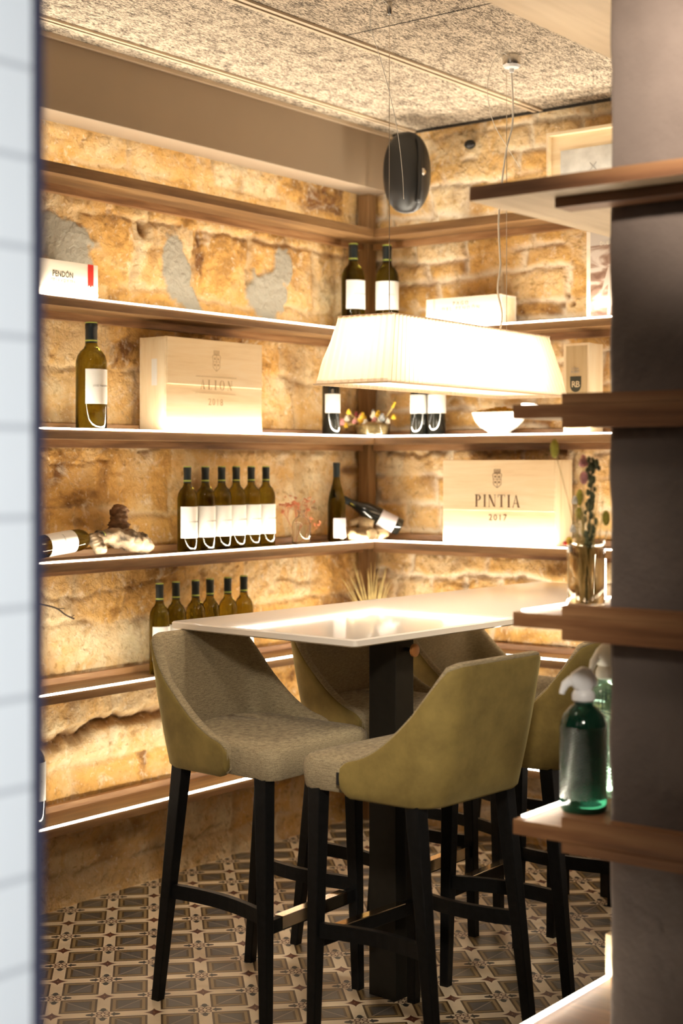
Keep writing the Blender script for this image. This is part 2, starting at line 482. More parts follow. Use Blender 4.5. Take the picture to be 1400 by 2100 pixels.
def bx(bm, x0, x1, y0, y1, z0, z1, bevel=0, seg=2):
    vs = [bm.verts.new(p) for p in ((x0, y0, z0), (x1, y0, z0), (x1, y1, z0), (x0, y1, z0), (x0, y0, z1), (x1, y0, z1), (x1, y1, z1), (x0, y1, z1))]
    fs = [bm.faces.new([vs[i] for i in f]) for f in ((3, 2, 1, 0), (4, 5, 6, 7), (0, 1, 5, 4), (1, 2, 6, 5), (2, 3, 7, 6), (3, 0, 4, 7))]
    if bevel:
        es = list({e for f in fs for e in f.edges})
        bmesh.ops.bevel(bm, geom=es, offset=bevel, segments=seg, affect='EDGES', profile=.5)
    return bm


def box(x0, x1, y0, y1, z0, z1, bevel=0, seg=2): return bx(bmesh.new(), x0, x1, y0, y1, z0, z1, bevel, seg)


def prism(bm, pts, z0, z1):
    a = [bm.verts.new((x, y, z0)) for x, y in pts]; b2 = [bm.verts.new((x, y, z1)) for x, y in pts]
    bm.faces.new(a[::-1]); bm.faces.new(b2)
    for i in range(len(pts)): j = (i + 1) % len(pts); bm.faces.new((a[i], a[j], b2[j], b2[i]))
    return bm


def rings(bm, loops, cap0=True, cap1=True, closed=True):
    """bridge consecutive loops of equal length"""
    vl = [[bm.verts.new(p) for p in lp] for lp in loops]
    n = len(vl[0])
    for a, b2 in zip(vl, vl[1:]):
        for i in range(n if closed else n - 1):
            j = (i + 1) % n; bm.faces.new((a[i], a[j], b2[j], b2[i]))
    if cap0: bm.faces.new(vl[0][::-1])
    if cap1: bm.faces.new(vl[-1])
    return bm


def lathe(bm, prof, n=32, c=(0, 0, 0), cap0=True, cap1=True):
    return rings(bm, [[(c[0] + r*math.cos(2*PI*i/n), c[1] + r*math.sin(2*PI*i/n), c[2] + z) for i in range(n)] for r, z in prof], cap0, cap1)


def tube(bm, pts, rad, n=8, cap=True):
    pts = [Vector(p) for p in pts]; loops = []
    up = Vector((0, 0, 1)); prev = None
    for i, p in enumerate(pts):
        d = (pts[min(i + 1, len(pts) - 1)] - pts[max(i - 1, 0)]).normalized()
        if prev is None:
            a = d.orthogonal().normalized()
        else:
            a = (prev - d*prev.dot(d)).normalized()
        prev = a; b2 = d.cross(a)
        r = rad[i] if isinstance(rad, (list, tuple)) else rad
        loops.append([p + (a*math.cos(2*PI*k/n) + b2*math.sin(2*PI*k/n))*r for k in range(n)])
    return rings(bm, loops, cap, cap)


def smoothpath(pts, k=6):
    """Catmull-Rom through the points"""
    P = [Vector(p) for p in pts]; out = []
    for i in range(len(P) - 1):
        p0, p1, p2, p3 = P[max(i - 1, 0)], P[i], P[i + 1], P[min(i + 2, len(P) - 1)]
        for j in range(k):
            t = j/k
            out.append(.5*((2*p1) + (p2 - p0)*t + (2*p0 - 5*p1 + 4*p2 - p3)*t*t + (3*p1 - p0 - 3*p2 + p3)*t**3))
    out.append(P[-1]); return out


def rrect(x0, x1, y0, y1, r, z, n=6):
    pts = []
    for cx, cy, a0 in ((x1 - r, y1 - r, 0), (x0 + r, y1 - r, PI/2), (x0 + r, y0 + r, PI), (x1 - r, y0 + r, 1.5*PI)):
        for i in range(n + 1):
            a = a0 + PI/2*i/n; pts.append((cx + r*math.cos(a), cy + r*math.sin(a), z))
    return pts


def ball(bm, c, r, sc3=(1, 1, 1), u=10, v=7):
    ret = bmesh.ops.create_uvsphere(bm, u_segments=u, v_segments=v, radius=r)
    for q in ret['verts']: q.co = Vector((q.co.x*sc3[0] + c[0], q.co.y*sc3[1] + c[1], q.co.z*sc3[2] + c[2]))


def dup(root, loc=None, rz=None, label=None, group=None):
    r = root.copy(); C.objects.link(r)
    if loc is not None: r.location = loc
    if rz is not None: r.rotation_euler = (0, 0, rz)
    if label: r['label'] = label
    if group: r['group'] = group
    for ch in list(root.children):
        c2 = ch.copy(); C.objects.link(c2); c2.parent = r
        for g in ch.children:
            d = g.copy(); C.objects.link(d); d.parent = c2
    return r


_noise = {}
def lat(seed, n=512):
    if seed not in _noise: _noise[seed] = np.random.RandomState(seed).rand(n, n)
    return _noise[seed]


def vnoise(x, y, seed):
    L = lat(seed); xi = np.floor(x).astype(int); yi = np.floor(y).astype(int)
    fx = x - xi; fy = y - yi; fx = fx*fx*(3 - 2*fx); fy = fy*fy*(3 - 2*fy)
    g = lambda i, j: L[i % 512, j % 512]
    return (g(xi, yi)*(1 - fx) + g(xi + 1, yi)*fx)*(1 - fy) + (g(xi, yi + 1)*(1 - fx) + g(xi + 1, yi + 1)*fx)*fy


def fbm(x, y, s, o=4, seed=1, gain=.5):
    r = 0; a = 1; t = 0
    for i in range(o): r = r + a*vnoise(x*s + 31.7*i, y*s + 17.3*i, seed + i); t += a; a *= gain; s *= 2
    return r/t


# ------------------------------------------------------------------ setting
ZA, ZB, ZC, ZD, ZE, ZF = 2.555, 2.117, 1.675, 1.232, .796, .356
LEV = (ZA, ZB, ZC, ZD, ZE, ZF)
CEIL = 2.99


def stone_wall(name, mat, u0, u1, du, courses, width, seed, place, feats):
    """u runs along the wall, z up; place(u, z, h) gives the point, h = height out of the wall"""
    rs = np.random.RandomState(seed)
    us = np.arange(u0, u1 + du*.5, du); zs = np.arange(0, CEIL + .05, du)
    Ug, Zg = np.meshgrid(us, zs)
    wob = (fbm(Ug, Zg, 3.5, 4, seed + 40) - .5)*.10 + (fbm(Ug, Zg, 22, 3, seed + 50) - .5)*.018
    Zw = Zg + wob*.8; Uw = Ug + (fbm(Ug, Zg, 6, 4, seed + 60) - .5)*.07
    zb = [-.1]
    while zb[-1] < CEIL + .3: zb.append(zb[-1] + courses*(.72 + .56*rs.rand()))
    zb = np.array(zb); row = np.clip(np.searchsorted(zb, Zw) - 1, 0, len(zb) - 2)
    dz = np.minimum(Zw - zb[row], zb[row + 1] - Zw)
    tone = np.zeros_like(Zg); du_ = np.full_like(Zg, 9.)
    off = np.zeros_like(Zg)
    for r_ in range(len(zb) - 1):
        ub = [u0 - rs.rand()*width - .1]
        while ub[-1] < u1 + .5: ub.append(ub[-1] + width*(.55 + .9*rs.rand()))
        ub = np.array(ub); msk = row == r_
        col = np.clip(np.searchsorted(ub, Uw[msk]) - 1, 0, len(ub) - 2)
        du_[msk] = np.minimum(Uw[msk] - ub[col], ub[col + 1] - Uw[msk])
        tn = rs.rand(len(ub)); of = rs.rand(len(ub))
        tone[msk] = tn[col]; off[msk] = of[col]
    d = np.minimum(dz, du_)
    jw = .007 + .012*fbm(Ug, Zg, 7, 3, seed + 70)
    present = np.clip((fbm(Ug, Zg, 4.5, 3, seed + 80) - .36)*6, .12, 1)
    groove = np.exp(-(d/jw)**2)*present
    h = (fbm(Ug, Zg, 4, 5, seed + 1) - .5)*.016 + (fbm(Ug, Zg, 40, 4, seed + 9, .6) - .5)*.012 + (off - .5)*.008
    pits = np.clip(fbm(Ug, Zg, 30, 3, seed + 20) - .66, 0, 1)*8
    h -= groove*.013*(feats.get('groove', 1)); h -= np.clip(pits, 0, 1)*.006
    patch = np.zeros_like(h); stain = np.clip((fbm(Ug, Zg, 6, 5, seed + 30) - .64)*7, 0, 1)*.45
    for (pu, pz, ru, rz_, ang) in feats.get('patches', []):
        ca, sa = math.cos(ang), math.sin(ang)
        a_ = ((Ug - pu)*ca + (Zg - pz)*sa)/ru; b_ = (-(Ug - pu)*sa + (Zg - pz)*ca)/rz_
        q = np.sqrt(a_*a_ + b_*b_) + (fbm(Ug, Zg, 16, 4, seed + 90) - .5)*.9
        patch = np.maximum(patch, np.clip((1 - q)*9, 0, 1))
    h = h*(1 - patch*.75) + patch*(.006 + (fbm(Ug, Zg, 70, 2, seed + 99) - .5)*.010)
    groove *= (1 - patch); stain *= (1 - patch)
    for (pu, pz, ru, rz_, dep) in feats.get('holes', []):
        q = np.exp(-(((Ug - pu)/ru)**2 + ((Zg - pz)/rz_)**2)**1.5)
        h -= q*dep; stain = np.maximum(stain, q*.9)
    for (pts, wd, dep) in feats.get('cracks', []):
        zc = np.interp(Ug, [p[0] for p in pts], [p[1] for p in pts]) + (fbm(Ug, Zg*0, 14, 3, seed + 5) - .5)*.05
        inside = (Ug > pts[0][0]) & (Ug < pts[-1][0])
        zc = zc + (fbm(Ug, Zg*.3, 70, 4, seed + 6, .7) - .5)*.022
        wv = wd*(.25 + 1.5*fbm(Ug, Zg*0 + pts[0][1], 9, 4, seed + 7, .6))
        pres = np.clip((fbm(Ug, Zg*0 + pts[0][1]*3, 6, 3, seed + 8) - .36)*7, 0, 1) if dep < .03 else 1
        q = np.exp(-np.abs((Zg - zc)/wv)**1.6)*inside*pres
        h -= q*dep; stain = np.maximum(stain, q*(.85 if dep > .03 else .55))
    h = np.clip(h, -.05, .012)
    nz_, nu_ = Ug.shape
    co = place(Ug.ravel(), Zg.ravel(), h.ravel())
    me = bpy.data.meshes.new(name)
    idx = np.arange(nz_*nu_).reshape(nz_, nu_)
    quads = np.stack([idx[:-1, :-1], idx[:-1, 1:], idx[1:, 1:], idx[1:, :-1]], -1).reshape(-1, 4)
    me.vertices.add(len(co)); me.vertices.foreach_set('co', co.astype(np.float32).ravel())
    me.loops.add(quads.size); me.loops.foreach_set('vertex_index', quads.ravel().astype(np.int32))
    me.polygons.add(len(quads)); me.polygons.foreach_set('loop_start', np.arange(0, quads.size, 4, dtype=np.int32))
    me.polygons.foreach_set('use_smooth', np.ones(len(quads), bool))
    me.update(calc_edges=True)
    for nm, arr in (('tone', tone), ('groove', groove), ('patch', patch), ('stain', stain)):
        at = me.attributes.new(nm, 'FLOAT', 'POINT'); at.data.foreach_set('value', arr.ravel().astype(np.float32))
    me.validate()
    return struct(link(name, me, mat))


stone_wall('wall_left', M['stone_left'], -3.4, .02, .0075, .235, .42, 11,
           lambda u, z, h: np.stack([u, -h + .012, z], -1),
           dict(patches=[(-1.76, 2.335, .17, .095, -.1), (-1.19, 2.30, .075, .13, .15), (-1.10, 2.17, .05, .07, .3),
                         (-.66, 2.24, .14, .12, .5), (-.56, 2.37, .07, .10, 0)],
                holes=[(-1.361, 2.436, .02, .03, .05), (-1.06, 2.43, .012, .035, .02), (-1.06, 1.45, .05, .09, .02), (-.09, 1.53, .06, .02, .02)],
                cracks=[([(-2.1, .60), (-1.83, .585), (-1.55, .625), (-1.27, .62), (-1.1, .59)], .022, .045),
                        ([(-2.2, 1.62), (-1.8, 1.56), (-1.5, 1.565)], .005, .010),
                        ([(-2.0, 1.10), (-1.6, 1.085), (-1.3, 1.12), (-.9, 1.09)], .005, .009),
                        ([(-.6, 1.08), (-.35, 1.06), (-.1, 1.10)], .006, .010),
                        ([(-2.1, .14), (-1.5, .11), (-.8, .13)], .007, .012)]))
stone_wall('wall_right', M['stone_right'], -3.2, .02, .0075, .098, .27, 23,
           lambda u, z, h: np.stack([-h + .012, u, z], -1),
           dict(groove=1.15, holes=[(-.98, 2.20, .010, .012, .03), (-1.03, 2.20, .010, .012, .03), (-1.0, 2.235, .009, .01, .03)],
                cracks=[([(-2.0, 1.04), (-.9, 1.05), (-.3, 1.06), (-.05, 1.05)], .005, .010),
                        ([(-1.0, 1.62), (-.4, 1.60), (-.1, 1.61)], .012, .018)]))

struct(obj('floor', box(-9, .1, -9, .1, -.06, 0), M['floor']))
struct(obj('ceiling', box(-9, .1, -9, .1, CEIL, CEIL + .06), M['ceiling']))
struct(obj('wall_front', box(-9.1, -9, -9, .1, 0, CEIL), M['beam']))
# taupe beam under the ceiling along the left wall
struct(obj('trim_1', box(-9, -.015, -.150, -.014, 2.738, CEIL - .004, .003), M['beam']))
struct(obj('trim_2', box(-9, -.02, -.166, -.1505, CEIL - .016, CEIL - .001), M['plaster_strip']))


# ceiling profiles: two flanges with a dark slot between them
def profile(idx, y, wd):
    bm = bmesh.new()
    bx(bm, -9, -.03, y - wd, y - wd*.30, CEIL - .009, CEIL - .0005)
    bx(bm, -9, -.03, y + wd*.30, y + wd, CEIL - .009, CEIL - .0005)
    bx(bm, -9, -.03, y - wd*.30, y + wd*.30, CEIL - .003, CEIL - .0005)
    o = obj('trim_%d' % idx, bm, [M['plaster_strip'], M['dark_gap']])
    for p in o.data.polygons:
        if p.index >= 12: p.material_index = 1
    struct(o)


profile(3, -.275, .018)
profile(4, -.895, .022)
struct(obj('trim_5', box(-1.335, -1.331, -9, -.92, CEIL - .0015, CEIL - .0003), M['dark_gap']))
struct(obj('trim_6', box(-.030, -.022, -3.2, -.17, CEIL - .012, CEIL - .001), M['dark_gap']))

# tiled wall end next to the camera
bm = box(-9, -4.219, -2.714, -2.44, 0, CEIL)
struct(obj('wall_tiled', bm, M['tiles']))
struct(obj('trim_7', box(-4.2185, -4.1990, -2.713, -2.45, 0, CEIL, .002), M['tile_trim']))

# plastered column
ng = 44
bm = bmesh.new()
cx0, cx1, cy0, cy1 = -2.525, -2.20, -3.45, -2.515
nzs = 150
loops = []
def rr_col(z):
    pts = rrect(cx0, cx1, cy0, cy1, .012, z, 3)
    out = []
    for i in range(len(pts)):
        a_, b_ = Vector(pts[i]), Vector(pts[(i + 1) % len(pts)]); L_ = (b_ - a_).length
        k = max(1, int(L_/.02))
        for j in range(k): out.append(a_.lerp(b_, j/k))
    return out
base_l = rr_col(0); Np = len(base_l)
peri = np.cumsum([0] + [(base_l[(i + 1) % Np] - base_l[i]).length for i in range(Np - 1)])
cen = Vector(((cx0 + cx1)/2, (cy0 + cy1)/2, 0))
for k in range(nzs + 1):
    z = CEIL*k/nzs
    n_ = fbm(peri, np.full(Np, z), 9, 4, 77, .55)
    lp = []
    for i, p in enumerate(base_l):
        dr = Vector((p.x - cen.x, (p.y - cen.y)*.35, 0)).normalized()
        q = p + dr*((n_[i] - .5)*.011); lp.append((q.x, q.y, z))
    loops.append(lp)
rings(bm, loops)
col_o = struct(obj('wall_column', bm, M['column'], smooth=True, angle=50))


# ------------------------------------------------------------------ wall shelves with light strips
def shelf_left(i, z, label):
    t = thing('wall_shelf', label, 'shelf', (-1.7, -.1, z - .035))
    ox, oy, oz = t.location
    def tr(bm):
        bmesh.ops.translate(bm, vec=(-ox, -oy, -oz), verts=bm.verts[:]); return bm
    obj('board', tr(prism(bmesh.new(), [(-3.3, -.012), (-.066, -.012), (-.066, -.067), (-.1895, -.1905), (-3.3, -.1905)], z - .035, z)), M['wood_x'], t)
    sb = .045 if i == 0 else 0
    obj('led_strip', tr(box(-3.3, -.193, -.1925 + sb, -.185 + sb, z - (.0045 if i else -.0002), z + (.0015 if i else .004))), M['led'], t)
    b_ = bmesh.new(); bx(b_, -3.3, -.07, -.040, -.012, z - .062, z - .0352); bx(b_, -3.3, -.07, -.034, -.012, z + .0002, z + .022)
    obj('batten', tr(b_), M['cleat_x'], t)
    area('shelf_light', (-1.75, -.1845 + sb, z + .0045), (-1.75, -.1845 + .22, z + .0045 + 1), 3.1, .006, LED_W*3.1*(.6 if i == 0 else 1), LED_COL)


def shelf_right(i, z, label):
    t = thing('wall_shelf', label, 'shelf', (-.1, -1.6, z - .035))
    ox, oy, oz = t.location
    def tr(bm):
        bmesh.ops.translate(bm, vec=(-ox, -oy, -oz), verts=bm.verts[:]); return bm
    obj('board', tr(prism(bmesh.new(), [(-.012, -3.1), (-.012, -.066), (-.067, -.066), (-.1905, -.1895), (-.1905, -3.1)][::-1], z - .035, z)), M['wood_y'], t)
    sb = .045 if i == 0 else 0
    obj('led_strip', tr(box(-.1925 + sb, -.185 + sb, -3.1, -.193, z - (.0045 if i else -.0002), z + (.0015 if i else .004))), M['led'], t)
    b_ = bmesh.new(); bx(b_, -.040, -.012, -3.1, -.07, z - .062, z - .0352); bx(b_, -.034, -.012, -3.1, -.07, z + .0002, z + .022)
    obj('batten', tr(b_), M['cleat_y'], t)
    o = area('shelf_light', (-.1845 + sb, -1.1, z + .0045), (-.1845 + .22, -1.1, z + .0045 + 1), 1.8, .006, LED_W*1.8*(.6 if i == 0 else 1), LED_COL)
    return o


NAMES = ('topmost', 'second from the top', 'third from the top', 'fourth from the top', 'second from the bottom', 'lowest')
for i, z in enumerate(LEV):
    shelf_left(i, z, 'long walnut shelf on the beamed stone wall, %s of its six' % NAMES[i])
    shelf_right(i, z, 'walnut shelf on the brick wall behind the pendant lamp, %s' % NAMES[i])
o = obj('corner_post', box(-.064, -.008, -.064, -.008, 0, 2.737, .002), M['wood_z'])
tag(o, 'square brown wooden post standing in the corner between both shelf walls', 'post')
# upright light at the far end of the brick wall shelves
o = obj('light_strip', box(-.1925, -.186, -1.2835, -1.2765, ZE + .002, ZD - .036), M['led'])
tag(o, 'thin vertical glowing strip behind the vase of dried flowers', 'light strip')


# ------------------------------------------------------------------ column shelves
def col_shelf(z, th, x0, y1, label, led=True, block=True, post=False, bx0=None, lx1=-2.0):
    t = thing('column_shelf', label, 'shelf', (x0 + .2, y1 - .2, z - th))
    ox, oy, oz = t.location
    def tr(bm):
        bmesh.ops.translate(bm, vec=(-ox, -oy, -oz), verts=bm.verts[:]); return bm
    # board wraps the column: front run and left run
    e = .010
    pts = [(x0, -3.55), (x0, y1), (-1.98, y1), (-1.98, -2.500 ), (cx0 - e, -2.500), (cx0 - e, -3.55)]
    pts = [(x0, y1), (-1.98, y1), (-1.98, cy1 + e), (cx0 - e, cy1 + e), (cx0 - e, -3.55), (x0, -3.55)]
    bo = obj('board', tr(prism(bmesh.new(), pts[::-1], z - th, z)), [M['column_board'], M['lit_underside']], t)
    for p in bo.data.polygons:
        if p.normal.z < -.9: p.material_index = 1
    if block:
        xb = x0 if bx0 is None else bx0
        b_ = bmesh.new()
        if bx0 is None: bx(b_, xb - .001, cx0 - e, -3.55, -2.433, z + .0003, z + .021)
        bx(b_, xb - .001, cx0 - e, -3.55, -2.433, z - th - .021, z - th - .0003)
        obj('batten', tr(b_), M['column_board'], t)
    if led:
        obj('led_strip', tr(box(x0 + .03, lx1, y1 - .014, y1 - .003, z - .002, z + .0035)), M['led'], t)
        L_ = lx1 - x0 - .03
        area('shelf_light', ((x0 + .03 + lx1)/2, y1 - .010, z + .007), ((x0 + .03 + lx1)/2, y1 - .30, z + .5), L_, .008, LED_W*.8*L_, LED_COL)
    return t


XC = -2.572; YC = -2.316
col_shelf(2.565, .035, -2.70, -2.275, 'highest walnut shelf round the plastered column, cut by the top edge', led=False, block=False)
col_shelf(2.131, .030, -2.672, -2.272, 'wide walnut shelf near the top of the column, above the siphons and vase', bx0=-2.600)
col_shelf(1.680, .029, XC, YC, 'walnut shelf on the column beside the pendant lamp')
col_shelf(1.243, .030, XC, YC, 'walnut shelf on the column carrying the vase of dried flowers')
col_shelf(.806, .031, XC, YC, 'walnut shelf on the column carrying the two soda siphons')
t = col_shelf(.362, .031, -2.95, YC, 'lowest walnut shelf at the column with a bright light strip', block=False, lx1=-2.165)
o = obj('end_board', box(-2.165, -2.14, -2.62, -2.318, .3625, .463, .002), M['pine_y'])
tag(o, 'short upright pale board at the end of the lowest column shelf', 'board')


# ------------------------------------------------------------------ bar stools
def stool(label, x, y, rz):
    t = thing('bar_stool', label, 'bar stool', (x, y, 0), rz, 'olive velvet bar stools around the tall table')
    ZBt, ZR, ZT = .684, .778, 1.048
    # plan path of the shell, s in [-1, 1], bottom and top versions
    def plan(hw_b, hw_f, yb, yf, r):
        pts = []
        def arc(cx, cy, a0, a1, k):
            for i in range(k + 1):
                a = a0 + (a1 - a0)*i/k; pts.append((cx + r*math.cos(a), cy + r*math.sin(a)))
        n = 14
        for i in range(n): f = i/n; pts.append((-(hw_f + (hw_b - hw_f)*f), yf + (yb + r - yf)*f))
        arc(-hw_b + r, yb + r, PI, 1.5*PI, 9)
        for i in range(1, 8): pts.append((-hw_b + r + (2*hw_b - 2*r)*i/8, yb))
        arc(hw_b - r, yb + r, 1.5*PI, 2*PI, 9)
        for i in range(1, n + 1): f = i/n; pts.append(((hw_b + (hw_f - hw_b)*f), yb + r + (yf - yb - r)*f))
        return pts
    pb = plan(.224, .242, -.188, .085, .085); pt = plan(.238, .262, -.262, .078, .095)
    N_ = len(pb)
    def nrm(P, i):
        a_, b_ = P[max(i - 1, 0)], P[min(i + 1, N_ - 1)]; d = Vector((b_[0] - a_[0], b_[1] - a_[1])).normalized()
        return Vector((-d.y, d.x))          # inward for this direction of travel
    def pos(i, z, inset=0):
        f = (z - ZBt)/(ZT - ZBt)
        p = Vector(pb[i]).lerp(Vector(pt[i]), f); n_ = (nrm(pb, i)*(1 - f) + nrm(pt, i)*f).normalized()
        p = p + n_*inset
        return (p.x, p.y, z)
    def rim(i):
        yy = pb[i][1]; u_ = (.085 - yy)/(.085 + .168); u_ = max(0, min(1, u_))
        return ZR + (ZT - .012 - ZR)*(.93*u_**2.15 + .07*u_) if u_ < 1 else ZT - .012 + .012*min(1, (-.168 - yy)/.018)
    # outer velvet shell
    loops = []
    for i in range(N_):
        zr = rim(i); e_ = min(i, N_ - 1 - i); zb_ = ZBt + (.018 if e_ == 0 else .006 if e_ == 1 else 0)
        zr2 = zr - (.014 if e_ == 0 else .004 if e_ == 1 else 0)
        lp = [pos(i, zb_, .020), pos(i, zb_, .006), pos(i, zb_ + .008, -.001)]
        for k in range(1, 8): lp.append(pos(i, zb_ + .008 + (zr2 - zb_ - .012)*k/7, -.001 - .004*math.sin(PI*k/7)))
        lp += [pos(i, zr2 + .001, .003), pos(i, zr2, .010), pos(i, zb_ + .03, .020)]
        loops.append(lp)
    obj('outer_shell', rings(bmesh.new(), loops), M['velvet'], t, True, 60)
    # inner tweed lining with the thick rim
    loops = []
    for i in range(N_):
        zr = rim(i); e_ = min(i, N_ - 1 - i); dn = (.014 if e_ == 0 else .004 if e_ == 1 else 0)
        zr -= dn; zb_ = ZBt + .012
        lp = [pos(i, zb_, .0105), pos(i, zr - .010, .0105), pos(i, zr - .001, .0035), pos(i, zr + .007, .0045), pos(i, zr + .0105, .012), pos(i, zr + .0105, .022), pos(i, zr + .006, .031), pos(i, zr - .006, .036)]
        for k in range(1, 6): lp.append(pos(i, zr - .006 + (ZBt + .05 - zr)*k/6, .036 + .012*math.sin(PI*k/6)))
        lp += [pos(i, ZBt + .03, .040)]
        loops.append(lp)
    obj('inner_lining', rings(bmesh.new(), loops), M['tweed'], t, True, 70)
    # upholstered seat
    lv = [(.700, -.010, .03), (.690, -.0, .04), (.696, .004, .045), (.730, .008, .045), (.764, .007, .048), (.775, -.001, .05), (.781, -.012, .055), (.786, -.045, .07), (.790, -.11, .07), (.791, -.165, .03)]
    loops = []
    for z, g, r in lv:
        lp = rrect(-.226 - g, .226 + g, -.135, .243 + g, r, z, 7)
        out = []
        for (qx, qy, qz) in lp:
            f = max(0, min(1, (.085 - qy)/.22)); out.append((qx*(1 - .20*f), qy, qz + (.012*f if z > .75 else 0)))
        loops.append(out)
    obj('seat_cushion', rings(bmesh.new(), loops), M['tweed'], t, True, 75)
    # piping seam across front
    # legs
    def leg(x0, y0, x1, y1, a0=.021, a1=.014):
        loops = []
        for k in range(6):
            f = k/5; cx, cy, a_ = x0 + (x1 - x0)*f, y0 + (y1 - y0)*f, a0 + (a1 - a0)*f; z = .700*(1 - f)
            loops.append(rrect(cx - a_, cx + a_, cy - a_, cy + a_, .0025, z, 2))
        obj('leg', rings(bmesh.new(), loops), M['black_wood'], t, True, 20)
    leg(-.190, -.125, -.207, -.205); leg(.190, -.125, .207, -.205)
    leg(-.205, .195, -.213, .208); leg(.205, .195, .213, .208)
    # side stretchers, bowed, and the plated foot rail
    for s in (-1, 1):
        loops = []
        for k in range(11):
            f = k/10; yy = -.178 + .376*f; xx = s*(.201 + .008*f) - s*.030*math.sin(PI*f); zz = .322 - .012*f
            loops.append([(xx - .009, yy, zz - .020), (xx + .009, yy, zz - .020), (xx + .009, yy, zz + .020), (xx - .009, yy, zz + .020)])
        obj('stretcher', rings(bmesh.new(), loops), M['black_wood'], t)
    fr = obj('foot_rail', box(-.20, .20, .190, .212, .262, .300, .002), M['black_wood'], t)
    bm = bmesh.new(); bx(bm, -.150, .150, .186, .216, .3002, .3035, .0005); bx(bm, -.150, .150, .2122, .2155, .268, .3001)
    obj('foot_plate', bm, M['chrome'], fr)
    obj('brand_tag', box(-.2375, -.2350, .090, .104, .715, .748), M['black'], t)
    return t


s1 = stool('tweed bar stool whose open seat faces the camera at the near table corner', -1.975, -1.085, math.radians(181))
s2 = dup(s1, (-1.345, -1.085, 0), PI, 'bar stool on the stone wall side, half hidden behind the table pedestal')
s4 = dup(s1, (-.735, -1.08, 0), math.radians(178), 'far bar stool against the brick wall, its pale back rising behind the front stool')
s3 = dup(s1, (-1.975, -1.676, 0), math.radians(-4), 'large olive velvet bar stool with its back to the camera, in front of the table')
s5 = dup(s1, (-1.36, -1.685, 0), math.radians(1), 'bar stool behind the soda siphons, its velvet back partly cut off by the column')
s6 = dup(s1, (-.77, -1.71, 0), math.radians(0), 'bar stool furthest along the table, showing only black legs beside the column')

# ------------------------------------------------------------------ tall table
TH = 1.08
t = thing('high_table', 'long pale glossy topped high table on a dark pedestal between the bar stools', 'table', (-1.046, -1.205, 0), math.radians(-3.0))
loops = [rrect(-1.004, 1.004, -.361, .361, .012, TH - .023, 4), rrect(-1.010, 1.010, -.367, .367, .014, TH - .019, 4),
         rrect(-1.010, 1.010, -.367, .367, .014, TH - .004, 4), rrect(-1.006, 1.006, -.363, .363, .012, TH, 4)]
obj('tabletop', rings(bmesh.new(), loops), M['tabletop'], t, True, 30)
for px in (-.679, .62):
    p_ = obj('pedestal', box(px - .042, px + .042, -.276, -.176, 0, TH - .0235, .002), M['pedestal'], t)
    if px < 0:
        bm = bmesh.new(); tube(bm, [(px + .004, -.275, 1.015), (px + .004, -.300, 1.015)], [.007, .007], 12)
        k_ = obj('coat_knob', bm, M['black'], t)
        bm = bmesh.new(); tube(bm, [(px + .004, -.3001, 1.015), (px + .004, -.306, 1.015), (px + .004, -.313, 1.015), (px + .004, -.315, 1.015)], [.012, .019, .019, .016], 20)
        obj('wooden_cap', bm, plain('orange_wood_knob', (.42, .17, .05), .4), k_, True, 40)

# ------------------------------------------------------------------ pendant lamp
LC = Vector((-1.16, -1.225, 0)); LR = math.radians(2.6)
t = thing('pendant_lamp', 'long pleated ivory pendant lampshade glowing above the high table', 'lamp', (LC.x, LC.y, 1.795), LR)
hb, ht, hw0, hw1, HH = .588, .508, .133, .098, .215
# pleated shade: zigzag loops
def pleat(z, a, b_, amp, n=236):
    per = 4*(a + b_); out = []
    for i in range(n):
        s_ = per*i/n; q = amp if i % 2 else 0
        if s_ < 2*a: p = (-a + s_, -b_ - q)
        elif s_ < 2*a + 2*b_: p = (a + q, -b_ + s_ - 2*a)
        elif s_ < 4*a + 2*b_: p = (a - (s_ - 2*a - 2*b_), b_ + q)
        else: p = (-a - q, b_ - (s_ - 4*a - 2*b_))
        out.append((p[0], p[1], z))
    return out
loops = []
for k in range(9):
    f = k/8; loops.append(pleat(HH*f, hb + (ht - hb)*f, hw0 + (hw1 - hw0)*f, .0040))
sh = obj('lampshade', rings(bmesh.new(), loops, False, False), M['shade'], t)
bm = bmesh.new()
for z, a_, b_ in ((.001, hb + .002, hw0 + .002), (HH - .004, ht + .002, hw1 + .002)):
    bx(bm, -a_, a_, -b_ - .001, -b_ + .001, z, z + .004); bx(bm, -a_, a_, b_ - .001, b_ + .001, z, z + .004)
    bx(bm, -a_ - .001, -a_ + .001, -b_, b_, z, z + .004); bx(bm, a_ - .001, a_ + .001, -b_, b_, z, z + .004)
obj('rim', bm, M['shade'], sh)
obj('added_top_diffuser', box(-ht + .003, ht - .003, -hw1 + .003, hw1 - .003, HH - .012, HH - .009), M['shade'], t)  # unseen panel, added to hold the bulb light off the ceiling
obj('diffuser', box(-hb + .006, hb - .006, -hw0 + .006, hw0 - .006, .012, .015), M['diffuser'], t)
for lx in (-.36, -.12, .12, .36):
    bl = bpy.data.lights.new('lamp_bulb', 'POINT'); bl.energy = 3.2; bl.color = (1.0, .86, .68); bl.shadow_soft_size = .045
    bo = bpy.data.objects.new('lamp_bulb', bl); C.objects.link(bo); bo.parent = t; bo.location = (lx, 0, .10)
pl = bpy.data.lights.new('lamp_panel', 'AREA'); pl.shape = 'RECTANGLE'; pl.size = 1.08; pl.size_y = .20; pl.energy = 6; pl.spread = math.radians(130); pl.color = (1.0, .87, .70)
po = bpy.data.objects.new('lamp_panel', pl); C.objects.link(po); po.parent = t; po.location = (0, 0, .008)
